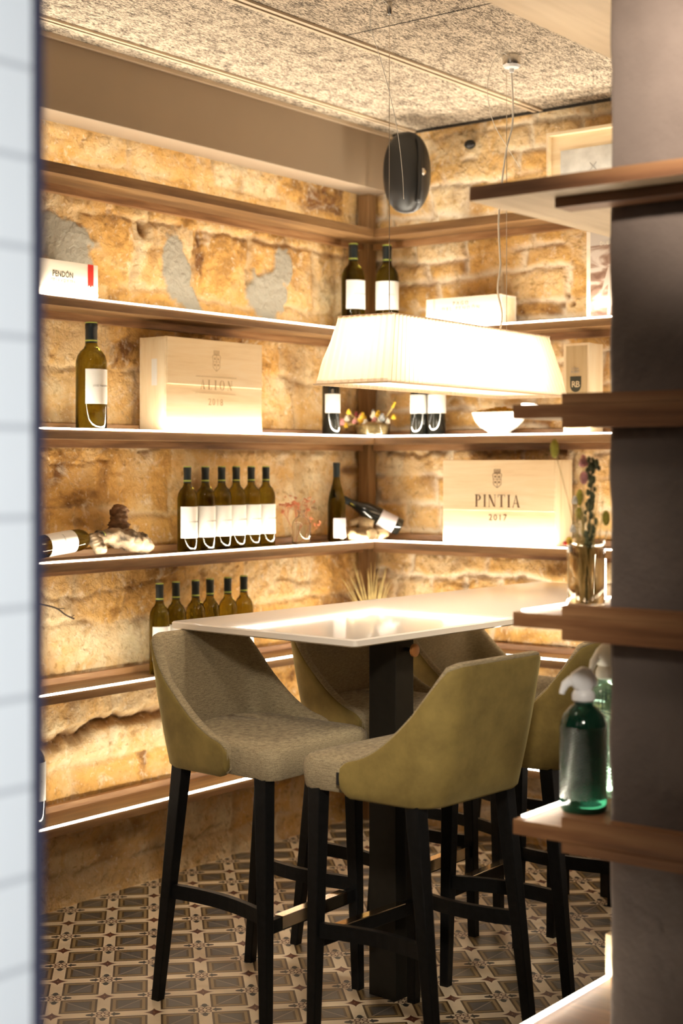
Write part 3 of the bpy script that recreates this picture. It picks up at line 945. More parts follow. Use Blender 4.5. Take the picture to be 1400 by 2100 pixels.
for n_, lx in ((0, -.375), (1, .375)):
    bm = bmesh.new(); tube(bm, [(lx, 0, HH - .01), (lx, 0, CEIL - 1.795 - .001)], .0012, 6)
    obj('suspension_wire', bm, M['steel'], t)
bm = bmesh.new(); lathe(bm, [(.030, -.035), (.032, -.030), (.032, -.001)], 28, (.375, -.02, CEIL - 1.795))
cn = obj('canopy', bm, M['steel'], t, True, 40)
bm = bmesh.new(); lathe(bm, [(.004, -.062), (.008, -.060), (.009, -.048), (.026, -.044), (.031, -.0352)], 28, (.375, -.02, CEIL - 1.795))
obj('cord_grip', bm, M['white_plastic'], cn, True, 40)
bm = bmesh.new(); lathe(bm, [(.006, -.040), (.009, -.036), (.009, -.0005)], 16, (-.375, 0, CEIL - 1.795))
obj('wire_anchor', bm, M['steel'], t, True, 40)
zc = CEIL - 1.795
crd = [(.375, -.02, zc - .06), (.385, -.02, zc - .17), (.378, -.02, zc - .25), (.340, -.02, zc - .33), (.326, -.01, zc - .44), (.318, 0, zc - .58), (.326, 0, zc - .70),
       (.330, 0, zc - .745), (.312, 0, zc - .81), (.315, 0, zc - .845), (.340, 0, zc - .90), (.338, 0, zc - .94), (.318, 0, zc - .985), (.322, 0, HH - .008)]
bm = bmesh.new(); tube(bm, smoothpath(crd, 6), .0034, 8); obj('cord', bm, M['white_cord'], t, True)
for pts in ([(.365, -.02, zc - .012), (.31, -.02, zc - .006), (.255, -.02, zc - .04), (.215, -.02, zc - .10), (.205, -.02, zc - .17), (.245, -.02, zc - .26), (.33, -.03, zc - .335), (.395, -.04, zc - .39)],
            [(-.375, 0, zc - .015), (-.43, -.01, zc - .010), (-.50, -.02, zc - .05), (-.51, -.02, zc - .11), (-.46, -.02, zc - .19), (-.40, -.02, zc - .30), (-.34, -.01, zc - .41), (-.300, 0, zc - .52), (-.292, 0, zc - .60)]):
    bm = bmesh.new(); tube(bm, smoothpath(pts, 6), .0011, 6); obj('spare_wire', bm, M['white_cord'], t, True)

# ------------------------------------------------------------------ loudspeaker
t = thing('loudspeaker', 'black oval loudspeaker fixed high in the corner below the ceiling', 'loudspeaker', (-.250, -.400, 2.760), math.radians(98))
# local +y is out of the front
bm = bmesh.new(); loops = []
for k in range(15):
    a_ = PI*.5*(k/14)
    dep = .070*math.sin(a_); sc_ = max(.02, math.cos(a_)**.45)
    loops.append([(.098*sc_*math.copysign(abs(math.cos(q))**.85, math.cos(q)), .0 + dep, .168*sc_*math.copysign(abs(math.sin(q))**.92, math.sin(q))) for q in [2*PI*i/48 for i in range(48)]])
front = loops
back = []
for k in range(8):
    f = k/7; back.append([(p[0]*(1 - .35*f*f), -.085*f, p[2]*(1 - .30*f*f)) for p in loops[0]])
rings(bm, back[::-1] + front[1:])
sp_ = obj('housing', bm, M['speaker'], t, True, 50)
bm = bmesh.new(); loops = []
for k in range(13):
    f = k/12; a_ = -1.15 + 2.3*f
    p = Vector((-.070 - .020*math.cos(a_*1.3), .058 - .022*abs(math.sin(a_)), .150*math.sin(a_)/.92*.9))
    loops.append([p + Vector((.010*math.cos(q), .009*math.sin(q), 0)) for q in [2*PI*i/10 for i in range(10)]])
obj('grille_ridge', rings(bm, loops), M['speaker'], sp_, True)
bm = bmesh.new(); lathe(bm, [(.013, 0), (.015, .004), (.006, .010)], 16)
k_ = obj('badge', bm, M['steel'], t); k_.location = (-.088, .032, -.01); k_.rotation_euler = (-PI/2, 0, .9)
bm = bmesh.new(); tube(bm, [(0, -.08, .02), (.02, -.16, .03), (.05, -.30, .06)], [.018, .014, .014], 12); obj('bracket', bm, M['black'], t, True)
bm = bmesh.new(); ball(bm, (-.018, -.560, 2.895), .022, (1, 1.2, .9)); tube(bm, [(-.020, -.56, 2.895), (-.05, -.60, 2.885)], .006, 8)
o = obj('cable_clip', bm, M['black'], None, True); tag(o, 'small dark clip on the brick wall beside the loudspeaker', 'clip')


# ------------------------------------------------------------------ writing
def glyphs(text, h, depth, mat, name='printed_text', parent=None, spacing=.22, stem=.15, thin=.035):
    """Didone style capitals built as polygons in the XZ plane, thickness along -Y"""
    bm = bmesh.new(); cur = 0
    def poly(pts): 
        a = [bm.verts.new(((cur + x)*h, 0, z*h)) for x, z in pts]; b_ = [bm.verts.new(((cur + x)*h, -depth, z*h)) for x, z in pts]
        bm.faces.new(a); bm.faces.new(b_[::-1])
        for i in range(len(a)): j = (i + 1) % len(a); bm.faces.new((a[i], a[j], b_[j], b_[i]))
    def rect(x0, x1, z0, z1): poly([(x0, z0), (x1, z0), (x1, z1), (x0, z1)])
    def ringp(cx, cz, rx, rz, tx, tz, a0, a1, n=18):
        for i in range(n):
            q0, q1 = a0 + (a1 - a0)*i/n, a0 + (a1 - a0)*(i + 1)/n
            f = lambda q, ax, az: (cx + ax*math.cos(q), cz + az*math.sin(q))
            poly([f(q0, rx - tx, rz - tz), f(q0, rx, rz), f(q1, rx, rz), f(q1, rx - tx, rz - tz)])
    for ch in text:
        if ch == 'I': rect(.09, .09 + stem, 0, 1); rect(.02, .16 + stem, 0, thin); rect(.02, .16 + stem, 1 - thin, 1); w_ = .18 + stem
        elif ch == 'P':
            rect(.08, .08 + stem, 0, 1); rect(.01, .15 + stem, 0, thin); rect(.01, .08, 1 - thin, 1)
            ringp(.08 + stem, .75, .34, .25, stem, thin, -PI/2, PI/2); w_ = .60
        elif ch == 'N':
            rect(.08, .08 + thin, 0, 1); rect(.01, .16, 0, thin); rect(.62, .62 + thin, 0, 1); rect(.54, .72, 1 - thin, 1)
            poly([(.02, 1), (.02 + stem*1.25, 1), (.62 + thin, 0), (.62 - stem*.9, .06)]); w_ = .74
        elif ch == 'T':
            rect(.26, .26 + stem, 0, 1); rect(.18, .34 + stem, 0, thin); rect(0, .52 + stem, 1 - thin, 1)
            rect(0, thin, .80, 1); rect(.52 + stem - thin, .52 + stem, .80, 1); w_ = .68
        elif ch == 'A':
            poly([(.04, 0), (.04 + thin*1.3, 0), (.36, .98), (.33, 1)]); poly([(.31, 1), (.37, 1), (.66, 0), (.66 - stem*1.1, 0)])
            rect(.15, .50, .30, .30 + thin); rect(-.02, .14, 0, thin); rect(.46, .72, 0, thin); w_ = .70
        elif ch == 'L': rect(.08, .08 + stem, 0, 1); rect(.01, .15 + stem, 1 - thin, 1); rect(.01, .56, 0, thin); rect(.52, .56, 0, .22); w_ = .56
        elif ch == 'O': ringp(.40, .5, .38, .52, stem, thin, 0, 2*PI, 32); w_ = .80
        else: w_ = .3
        cur += w_ + spacing
    wd = (cur - spacing)*h
    bmesh.ops.translate(bm, vec=(-wd/2, 0, 0), verts=bm.verts[:])
    bmesh.ops.recalc_face_normals(bm, faces=bm.faces[:])
    return obj(name, bm, mat, parent)


def text_mesh(body, size, space=1.0, bend=None):
    cu = bpy.data.curves.new('txt', 'FONT'); cu.body = body; cu.size = size; cu.align_x = 'CENTER'; cu.align_y = 'CENTER'
    cu.space_character = space; cu.extrude = .0003; cu.resolution_u = 2
    o_ = bpy.data.objects.new('txt', cu); C.objects.link(o_)
    bpy.context.view_layer.update()
    me = bpy.data.meshes.new_from_object(o_.evaluated_get(bpy.context.evaluated_depsgraph_get()))
    bpy.data.objects.remove(o_); bpy.data.curves.remove(cu)
    # from the XY plane to the XZ plane, facing -Y
    for v_ in me.vertices:
        x_, y_, z_ = v_.co; v_.co = (x_, -z_, y_)
        if bend: v_.co = ((bend + z_)*math.sin(x_/bend), -(bend + z_)*math.cos(x_/bend), y_)
    return me


def crest(h, mat, parent, name='crest'):
    """small heraldic shield under a crown"""
    bm = bmesh.new(); d = .0005
    def poly(pts):
        a = [bm.verts.new((x*h, 0, z*h)) for x, z in pts]; b_ = [bm.verts.new((x*h, -d, z*h)) for x, z in pts]
        bm.faces.new(a); bm.faces.new(b_[::-1])
        for i in range(len(a)): j = (i + 1) % len(a); bm.faces.new((a[i], a[j], b_[j], b_[i]))
    def ln(p, q, w_=.022):
        p, q = Vector(p), Vector(q); n_ = (q - p).normalized(); n_ = Vector((-n_.y, n_.x))*w_/2
        poly([tuple(p - n_), tuple(q - n_), tuple(q + n_), tuple(p + n_)])
    sh_ = [(-.22, .28), (-.26, .22), (-.22, .05), (-.22, -.25), (-.12, -.33), (0, -.42), (.12, -.33), (.22, -.25), (.22, .05), (.26, .22), (.22, .28)]
    for p, q in zip(sh_, sh_[1:] + sh_[:1]): ln(p, q)
    ln((0, .28), (0, -.40)); ln((-.22, .0), (.22, .0))
    for cx, cz in ((-.11, .13), (-.11, -.14), (.11, -.14), (.11, .12)):
        poly([(cx - .045, cz - .05), (cx + .045, cz - .05), (cx + .03, cz + .05), (cx - .03, cz + .05)])
    poly([(-.17, .30), (.17, .30), (.17, .34), (-.17, .34)])
    for x in (-.15, -.05, .05, .15): poly([(x - .03, .35), (x + .03, .35), (x + .02, .44), (x + .03, .50), (x - .03, .50), (x - .02, .44)])
    bmesh.ops.recalc_face_normals(bm, faces=bm.faces[:])
    return obj(name, bm, mat, parent)


# ------------------------------------------------------------------ wine bottles
def bottle_parts(t, R, H, gl, style='bordeaux', label=True, cap=True, lab_ang=1.5, lab_z=(.050, .165), text='JOSÉ PARIENTE', lab_mat=None, face=0.0):
    s_ = H/.31
    if style == 'bordeaux':
        prof = [(R*.55, .004), (R*.9, .0), (R, .006), (R, .190*s_), (R*.985, .200*s_), (R*.90, .214*s_), (R*.72, .227*s_), (R*.50, .236*s_), (R*.40, .245*s_), (R*.375, .262*s_), (R*.36, .285*s_), (R*.36, .3085*s_), (R*.34, .309*s_)]
    else:
        prof = [(R*.55, .004), (R*.9, .0), (R, .006), (R, .135*s_), (R*.96, .155*s_), (R*.84, .180*s_), (R*.66, .205*s_), (R*.48, .228*s_), (R*.38, .248*s_), (R*.36, .285*s_), (R*.36, .3085*s_), (R*.34, .309*s_)]
    obj('glass_body', lathe(bmesh.new(), prof, 36), gl, t, True, 60)
    if cap:
        z0 = .252*s_
        c_ = obj('capsule', lathe(bmesh.new(), [(R*.393, z0), (R*.393, z0 + .002), (R*.385, .29*s_), (R*.405, .295*s_), (R*.405, .307*s_), (R*.37, .3095*s_)], 28, cap0=False), M['capsule'], t, True, 50)
        if style == 'bordeaux':
            bm = bmesh.new(); lathe(bm, [(R*.375, .3096*s_), (R*.395, .3100*s_), (R*.395, .3122*s_), (R*.36, .3130*s_)], 28)
            obj('lime_rim', bm, M['lime'], c_, True, 50)
            obj('lime_ring', lathe(bmesh.new(), [(R*.4, z0 + .005), (R*.4, z0 + .010)], 28, cap0=False, cap1=False), M['lime'], c_, True, 50)
    if label:
        z0, z1 = lab_z[0]*s_*1.0, lab_z[1]*s_
        bm = bmesh.new(); n_ = 22; lo = []
        for k in range(n_ + 1):
            a_ = -PI/2 + face - lab_ang + 2*lab_ang*k/n_
            lo.append([(math.cos(a_)*r_, math.sin(a_)*r_, z_) for r_, z_ in ((R + .0004, z0), (R + .0009, z0), (R + .0009, z1), (R + .0004, z1))])
        rings(bm, lo)
        l_ = obj('label', bm, lab_mat or M['white_paper'], t, True, 60)
        if text:
            key = (text, R)
            if key not in _tx: _tx[key] = text_mesh(text, .0062*R/.037, 1.15, R + .0011)
            x_ = link('printed_text', _tx[key].copy() if face else _tx[key], None, l_)
            if not x_.data.materials: x_.data.materials.append(M['ink_grey'])
            x_.location = (0, 0, z0 + (z1 - z0)*.52); x_.rotation_euler = (0, 0, face)
_tx = {}


def bottle(name, label, loc, rz=0, R=.0375, H=.312, gl=None, group=None, cat='wine bottle', **k):
    t = thing(name, label, cat, loc, rz, group)
    bottle_parts(t, R, H, gl or M['olive_glass'], **k)
    return t


GD = 'six wine bottles in a row on the middle shelf'
ords = ('leftmost', 'second from the left', 'third from the left', 'fourth from the left', 'fifth from the left', 'rightmost')
first = None
for i, (x, y) in enumerate(((-1.278, -.135), (-1.181, -.135), (-1.083, -.128), (-.997, -.125), (-.906, -.122), (-.816, -.120))):
    lb = '%s of the six white labelled wine bottles on the middle shelf' % ords[i]
    if first is None: first = bottle('wine_bottle', lb, (x, y, ZD + .0005), 0, group=GD)
    else: dup(first, (x, y, ZD + .0005), random.uniform(-.12, .12), lb)
GE = 'six wine bottles in a row behind the table corner'
second = None
for i, x in enumerate((-1.423, -1.332, -1.234, -1.149, -1.056, -.958)):
    lb = '%s of the six green wine bottles behind the table corner' % ords[i]
    if second is None: second = bottle('wine_bottle', lb, (x, -.135, ZE + .0005), 0, H=.325, group=GE)
    else: dup(second, (x, -.135 + .006*(i % 2), ZE + .0005), random.uniform(-.12, .12), lb)
bottle('magnum_wine_bottle', 'tall large wine bottle standing left of the big wooden crate', (-1.748, -.128, ZC + .0005), 0, R=.0535, H=.366, lab_ang=1.12, lab_z=(.073, .174))
bottle('wine_bottle', 'wine bottle at the left of the corner post on the second shelf', (-.245, -.118, ZB + .0005), -.2, R=.050, H=.372, lab_z=(.079, .180), lab_ang=1.35)
bottle('wine_bottle', 'wine bottle at the right of the corner post on the second shelf', (-.125, -.209, ZB + .0005), -.9, R=.050, H=.372, lab_z=(.079, .180), lab_ang=1.35)
dk = dict(gl=M['dark_glass'], lab_z=(.092, .17), text='', cap=True)
bottle('wine_bottle', 'black glass bottle under the left end of the lampshade', (-.400, -.120, ZC + .0005), -.1, **dk)
bottle('wine_bottle', 'black glass bottle under the lampshade nearest the flowers on its left', (-.120, -.372, ZC + .0005), -.9, **dk)
bottle('wine_bottle', 'black glass bottle under the lampshade, the one nearest the white bowl', (-.105, -.452, ZC + .0005), -.9, **dk)
bottle('white_wine_bottle', 'slender olive bottle with a grey and red label beside the corner', (-.375, -.130, ZD + .0005), -.15, R=.038, H=.330, style='burgundy', lab_z=(.015, .092), text='', lab_mat=M['grey_paper'], lab_ang=1.1)
bottle('dark_wine_bottle', 'dark bottle at the far left of the lowest shelf, beside the tiled edge', (-2.003, -.125, ZF + .0005), 0, R=.040, H=.330, gl=M['dark_glass'], text='A', lab_ang=1.0, lab_z=(.08, .20))

# lying bottles
t = bottle('wine_bottle', 'wine bottle lying on its side against the driftwood', (-1.985, -.105, ZD + .0425), 0, R=.0385, H=.312, face=2.8, lab_ang=1.5, lab_z=(.05, .165))
t.rotation_mode = 'XYZ'
d = Vector((.30, .0, .030)).normalized(); t.rotation_mode = 'QUATERNION'
t.rotation_quaternion = d.to_track_quat('Z', 'X') @ Vector((0, 0, 1)).rotation_difference(Vector((0, 0, 1)))
t = bottle('dark_wine_bottle', 'dark bottle lying tilted in the corner on pale cut branches', (-.100, -.262, ZD + .052), 0, R=.0385, H=.300, gl=M['dark_glass'], text='', style='burgundy', lab_z=(.03, .105), lab_mat=M['grey_paper'], lab_ang=1.2)
t.rotation_mode = 'QUATERNION'; d = (Vector((-.248, -.085, 1.400)) - Vector((-.100, -.262, ZD + .052))).normalized()
t.rotation_quaternion = d.to_track_quat('Z', 'X')

# ------------------------------------------------------------------ wooden boxes
def crate(name, label, w_, d_, h_, loc, rz, mats, split=.44, lip=.004, frame=True):
    """front faces local -Y"""
    t = thing(name, label, 'wine box', loc, rz)
    mf, ms = mats
    bm = bmesh.new(); th = .009
    bx(bm, -w_/2, w_/2, -d_/2, -d_/2 + th, 0, h_, .0008, 1)
    bx(bm, -w_/2, w_/2, d_/2 - th, d_/2, 0, h_, .0008, 1)
    bx(bm, -w_/2 + th, w_/2 - th, -d_/2 + th + .0002, d_/2 - th - .0002, 0, th); bx(bm, -w_/2 + .001, w_/2 - .001, -d_/2 + th + .0002, d_/2 - th - .0002, h_ - th, h_ - .001)
    obj('case', bm, mf, t)
    for s in (-1, 1):
        obj('end_panel', box(s*(w_/2 - th/2) - th/2 + .0002, s*(w_/2 - th/2) + th/2 - .0002, -d_/2 + th + .0002, d_/2 - th - .0002, 0.0002, h_ - th - .0002), ms, t)
    if split:
        obj('lid_panel', box(-w_/2 + .002, w_/2 - .002, -d_/2 - lip, -d_/2 - .0001, h_*split, h_ - .001, .001, 1), mf, t)
    return t


# big crate, left wall
w_, d_, h_ = .525, .135, .342
t = crate('wine_crate', 'big pine crate with a faint crest and the year 2018', w_, d_, h_, (-1.168, -.108, ZC + .0005), 0, (M['pine_x'], M['pine_z']), split=.50)
fy = -d_/2 - .0041
g_ = glyphs('ALION', .036, .0006, M['ink_faint'], parent=t, spacing=.42, stem=.17); g_.location = (.0, fy, .157)
g2 = crest(.085, M['ink_faint'], t); g2.location = (0, fy, .262)
g_ = obj('printed_rule', bx(bx(bmesh.new(), -.112, .112, -.0004, 0, .203, .2045), -.112, .112, -.0004, 0, .2065, .2072), M['ink_faint'], t); g_.location = (0, fy, 0)
g_ = obj('printed_rule', box(-.112, .112, -.0004, 0, .142, .1435), M['ink_faint'], t); g_.location = (0, -d_/2 - .0002, 0)
g_ = link('printed_year', text_mesh('2018', .036, 1.2), M['ink_faint'], t); g_.location = (0, -d_/2 - .0003, .110)
g_ = obj('side_label', box(-w_/2 - .0006, -w_/2 - .0001, -.022, .006, .165, .262), M['white_paper'], t)

# PINTIA crate, right wall: local -Y -> world -X  (rz = -90)
w_, d_, h_ = .527, .135, .340
t = crate('wine_crate', 'big pine crate printed PINTIA 2017 on the brick wall shelf', w_, d_, h_, (-.102, -.790, ZD + .0005), -PI/2, (M['pine_x'], M['pine_z']), split=.40)
fy = -d_/2 - .0041
g_ = glyphs('PINTIA', .050, .0006, M['ink'], parent=t, spacing=.17, stem=.15); g_.location = (.0, fy, .150)
g2 = crest(.082, M['ink'], t); g2.location = (0, fy, .262)
g_ = link('printed_year', text_mesh('2017', .036, 1.25), M['ink'], t); g_.location = (0, -d_/2 - .0003, .107)

# pale box with a red ribbon
w_, d_, h_ = .30, .135, .118
t = crate('wine_box', 'pale low wine box with a red ribbon mark beside the tiled edge', w_, d_, h_, (-1.908, -.105, ZB + .0005), 0, (M['pale_x'], M['pale_x']), split=None)
fy = -d_/2 - .0003
g_ = link('printed_name', text_mesh('PENDÓN', .0275, 1.02), M['ink_black'], t); g_.location = (-.008, fy, .071); g_.scale.x = .80
g_ = link('printed_line', text_mesh('DE LA AGUILERA', .0170, 1.05), M['ink_grey'], t); g_.location = (-.006, fy, .049); g_.scale.x = .80
bm = bmesh.new(); pts = [(.103, .1175), (.129, .1175), (.129, .040), (.1225, .047), (.116, .039), (.1095, .047), (.103, .040)]
a = [bm.verts.new((x, -.0006, z)) for x, z in pts]; b_ = [bm.verts.new((x, 0, z)) for x, z in pts]
bm.faces.new(a); bm.faces.new(b_[::-1])
for i in range(len(a)): j = (i + 1) % len(a); bm.faces.new((a[i], a[j], b_[j], b_[i]))
g_ = obj('ribbon', bm, M['red'], t); g_.location = (0, -d_/2 - .0001, 0)

# low box behind the lampshade
w_, d_, h_ = .362, .120, .122
t = crate('wine_box', 'pale low wine box behind the lampshade on the brick wall', w_, d_, h_, (-.108, -.622, ZB + .0005), -PI/2, (M['pale_x'], M['pine_x']), split=None)
g_ = obj('edge_strip', box(-w_/2 + .036, -w_/2 + .044, -.0008, 0, 0, h_), M['pine_z'], t); g_.location = (0, -d_/2, 0)
g_ = link('printed_name', text_mesh('PAGO', .022, 1.5), M['ink_grey'], t); g_.location = (-.01, -d_/2 - .0004, .096)
g_ = link('printed_line', text_mesh('DEL PENDÓN', .022, 1.5), M['ink_grey'], t); g_.location = (-.01, -d_/2 - .0004, .074)

# upright single bottle box with a shield
w_, d_, h_ = .112, .112, .348
t = crate('bottle_box', 'narrow upright pine box with a dark shield mark', w_, d_, h_, (-.114, -1.146, ZC + .0005), -PI/2, (M['pine_z'], M['pine_z']), split=None)
obj('lid_panel', box(-w_/2 + .012, w_/2 - .008, -d_/2 - .0012, -d_/2 - .0001, .012, h_ - .010), wood('lid_panel_wood', (.42, .30, .15), (.50, .37, .20), (.56, .43, .25), axis='Z', rough=.6, bump=.05), t)
bm = bmesh.new(); pts = [(-.024, .030), (.024, .030), (.024, -.005)] + [(.024*math.cos(q), -.005 - .027*math.sin(q)) for q in [PI*i/12 for i in range(1, 12)]] + [(-.024, -.005)]
a = [bm.verts.new((x, -.0006, z)) for x, z in pts]; b_ = [bm.verts.new((x, 0, z)) for x, z in pts]
bm.faces.new(a); bm.faces.new(b_[::-1])
for i in range(len(a)): j = (i + 1) % len(a); bm.faces.new((a[i], a[j], b_[j], b_[i]))
g_ = obj('shield', bm, M['ink_black'], t); g_.location = (-.002, -d_/2 - .0013, .190)
g2 = link('printed_initials', text_mesh('RB', .034, .85), M['pine_z'], g_); g2.location = (0, -.0008, -.002)
g2 = link('printed_name', text_mesh('CASA\nRUBIO', .0125, 1.0), M['ink_grey'], t); g2.location = (-.004, -d_/2 - .0015, .243)

# box lid with a pale print standing on the top shelf of the brick wall
t = thing('box_panel', 'pine box panel with a white print, high on the brick wall beside the column', 'box', (-.085, -1.20, ZA + .0005), -PI/2)
obj('frame', bx(bx(bx(box(-.215, .215, -.035, .030, 0, .012), -.215, .215, -.035, .030, .298, .310), -.215, -.207, -.035, .030, .0121, .2979), .207, .215, -.035, .030, .0121, .2979), M['pine_x'], t)
obj('panel', box(-.2068, .2068, -.010, 0, .0122, .2978), M['pine_x'], t)
p_ = obj('print', box(-.165, .165, -.0125, -.0103, .045, .238, .0008, 1), plain('pale_marbled_print', (.62, .62, .60), .5, noise=.18, nscale=18), t)
bm = bmesh.new()
for cx, cz in ((-.10, .12), (-.02, .16), (.06, .12), (.13, .17)):
    for s in (-1, 1):
        q = [(cx - .014, cz - s*.016), (cx + .014, cz + s*.016)]
        tube(bm, [(q[0][0], -.0129, q[0][1]), (q[1][0], -.0129, q[1][1])], .0011, 5)
obj('cross_mark', bm, M['ink_grey'], p_)

# sepia landscape picture standing on the second shelf
t = thing('picture', 'sepia vineyard photograph on a pale panel beside the column', 'picture', (-.105, -1.36, ZB + .0005), -PI/2)
obj('panel', box(-.200, .200, -.010, .016, 0, .345, .001, 1), M['pale_x'], t)
m, nt, b = newmat('sepia_print'); setp(b, rough=.5)
tc = nt.nodes.new('ShaderNodeTexCoord'); mp = nt.nodes.new('ShaderNodeMapping'); mp.inputs['Scale'].default_value = (9, 1, 22); mp.inputs['Rotation'].default_value = (0, .2, 0)
nt.links.new(tc.outputs['Object'], mp.inputs[0]); n = nt.nodes.new('ShaderNodeTexNoise'); n.inputs['Scale'].default_value = 1; n.inputs['Detail'].default_value = 8; n.inputs['Distortion'].default_value = .8
nt.links.new(mp.outputs[0], n.inputs['Vector']); sp = nt.nodes.new('ShaderNodeSeparateXYZ'); nt.links.new(tc.outputs['Object'], sp.inputs[0])
zz = V(sp.outputs[2])
sky = zz.gt(.285)
f = V(n.outputs['Fac']) - ((zz - .22)*4).abs()*.10 + .03
r = nt.nodes.new('ShaderNodeValToRGB'); e = r.color_ramp.elements
e[0].position = .36; e[0].color = (.17, .09, .06, 1); e[1].position = .58; e[1].color = (.60, .52, .46, 1)
q = e.new(.47); q.color = (.33, .22, .17, 1)
nt.links.new(f.s, r.inputs[0])
mixn = nt.nodes.new('ShaderNodeMix'); mixn.data_type = 'RGBA'; nt.links.new(sky.s, mixn.inputs[0]); nt.links.new(r.outputs[0], mixn.inputs[6]); mixn.inputs[7].default_value = (.55, .50, .46, 1)
nt.links.new(mixn.outputs[2], b.inputs['Base Color'])
pr_ = obj('print', box(-.182, .199, -.0112, -.0101, .004, .343), m, t)
g_ = link('printed_name', text_mesh('DUERO', .020, 1.1), M['cream_petal'], t); g_.location = (-.105, -.0116, .290)
bm = bmesh.new()   # figure in the photograph, bent under a load
pts = [(-.06, .0), (-.045, .0), (-.035, .07), (-.02, .0), (-.005, .0), (-.012, .10), (-.015, .16), (-.03, .19), (-.055, .185), (-.07, .14), (-.085, .09), (-.055, .12)]
a = [bm.verts.new((x - .05, -.0117, z + .012)) for x, z in pts]; b_ = [bm.verts.new((x - .05, -.0113, z + .012)) for x, z in pts]
bm.faces.new(a); bm.faces.new(b_[::-1])
for i in range(len(a)): j = (i + 1) % len(a); bm.faces.new((a[i], a[j], b_[j], b_[i]))
obj('printed_figure', bm, plain('faded_print', (.50, .42, .36), .5), pr_)

# ------------------------------------------------------------------ driftwood and cut branches
def lump(name, pts, rad, mat, parent=None, n=26, amp=.25, seed=3, sub=12):
    P = smoothpath(pts, sub); K = len(P); R_ = [np.interp(i/(K - 1), np.linspace(0, 1, len(rad)), rad) for i in range(K)]
    bm = bmesh.new(); tube(bm, P, [float(q) for q in R_], n)
    cen_ = [Vector(p) for p in P]
    for v_ in bm.verts:
        k = min(range(K), key=lambda q: (cen_[q] - v_.co).length_squared); dv = v_.co - cen_[k]
        nn = float(fbm(np.array([v_.co.x*1.0 + v_.co.y]), np.array([v_.co.z + v_.co.y*.5]), 38, 4, seed, .7)[0]) - .5
        v_.co = cen_[k] + dv*(1 + nn*4*amp)
    return obj(name, bm, mat, parent, True)


t = thing('driftwood', 'pale twisted driftwood root with a dark upright stump', 'driftwood', (-1.60, -.11, ZD + .0005))
def L3(*pp): return [(x + 1.60, y + .11, z - ZD) for x, y, z in pp]
lump('root', L3((-1.445, -.115, 1.252), (-1.47, -.115, 1.262), (-1.53, -.11, 1.278), (-1.60, -.105, 1.292), (-1.66, -.10, 1.300), (-1.70, -.10, 1.312)), [.012, .029, .036, .030, .022, .010], M['stone_pale'], t, amp=.3, seed=4)
lump('knuckle', L3((-1.745, -.125, 1.312), (-1.735, -.130, 1.290), (-1.722, -.140, 1.266), (-1.722, -.145, 1.244)), [.010, .022, .027, .014], M['stone_pale'], t, amp=.25, seed=5)
lump('neck', L3((-1.735, -.12, 1.300), (-1.70, -.11, 1.296), (-1.66, -.105, 1.292)), [.016, .018, .018], M['stone_pale'], t, amp=.3, seed=6)
lump('stump', L3((-1.555, -.075, 1.285), (-1.568, -.070, 1.320), (-1.560, -.068, 1.360), (-1.550, -.066, 1.395), (-1.545, -.066, 1.408)), [.040, .036, .033, .028, .010], M['root_dark'], t, amp=.35, seed=8)
for i, (x, y, z, r, ax) in enumerate(((-.300, -.150, .022, .022, 0), (-.268, -.165, .018, .018, 1), (-.240, -.140, .030, .020, 2), (-.215, -.185, .024, .025, 0), (-.168, -.205, .022, .023, 1), (-.205, -.150, .067, .030, 2), (-.252, -.128, .073, .014, 1))):
    dx, dy = ((.6, .8), (.9, -.3), (.7, -.7))[ax]; q = Vector((dx, dy, .1)).normalized()*(.022 + .006*(i % 3))
    c_ = Vector((x, y, ZD + z + .0035)); bm = bmesh.new()
    tube(bm, [c_ - q*1.0, c_ - q*.85, c_, c_ + q*.85, c_ + q], [r*.82, r, r*1.04, r, r*.82], 14)
    for v_ in bm.verts:
        dv = v_.co - c_; v_.co = c_ + dv*(1 + .10*math.sin(9*math.atan2(dv.z, dv.x) + i))
    for v_ in bm.verts: v_.co.z = max(v_.co.z, ZD + .0006)
    o = obj('cut_branch', bm, M['wood_slice'], None, True, 45)
    tag(o, 'pale cut branch piece in the corner heap, ' + ('leftmost, touching the shelf', 'low, second from the left', 'small, behind the front pieces', 'lying across the shelf corner', 'rightmost, under the tilted bottle', 'largest, on top of the heap', 'smallest, on top at the left')[i], 'branch', 'cut branch pieces in the corner')
bm = bmesh.new(); tube(bm, smoothpath([(-1.93, -.02, 1.085), (-1.888, -.045, 1.075), (-1.84, -.055, 1.060), (-1.80, -.055, 1.035), (-1.765, -.06, 1.018)], 5), .0028, 6)
tube(bm, [(-1.84, -.055, 1.060), (-1.81, -.06, 1.058)], .0016, 5); tube(bm, [(-1.78, -.06, 1.025), (-1.768, -.065, 1.032)], .0012, 5)
o = obj('twig', bm, M['bark'], None, True); tag(o, 'thin dark twig sticking out of the stone wall beside the tiled edge', 'twig')

# ------------------------------------------------------------------ dried flowers
def petals(bm, c, r, n=7, flat=.45):
    for i in range(n):
        a_ = 2*PI*i/n; ball(bm, (c[0] + r*.6*math.cos(a_), c[1] + r*.25*math.sin(a_*2), c[2] + r*.6*math.sin(a_)), r*.5, (1, .8, 1), 7, 5)
    ball(bm, c, r*.5, (1, 1, 1), 7, 5)


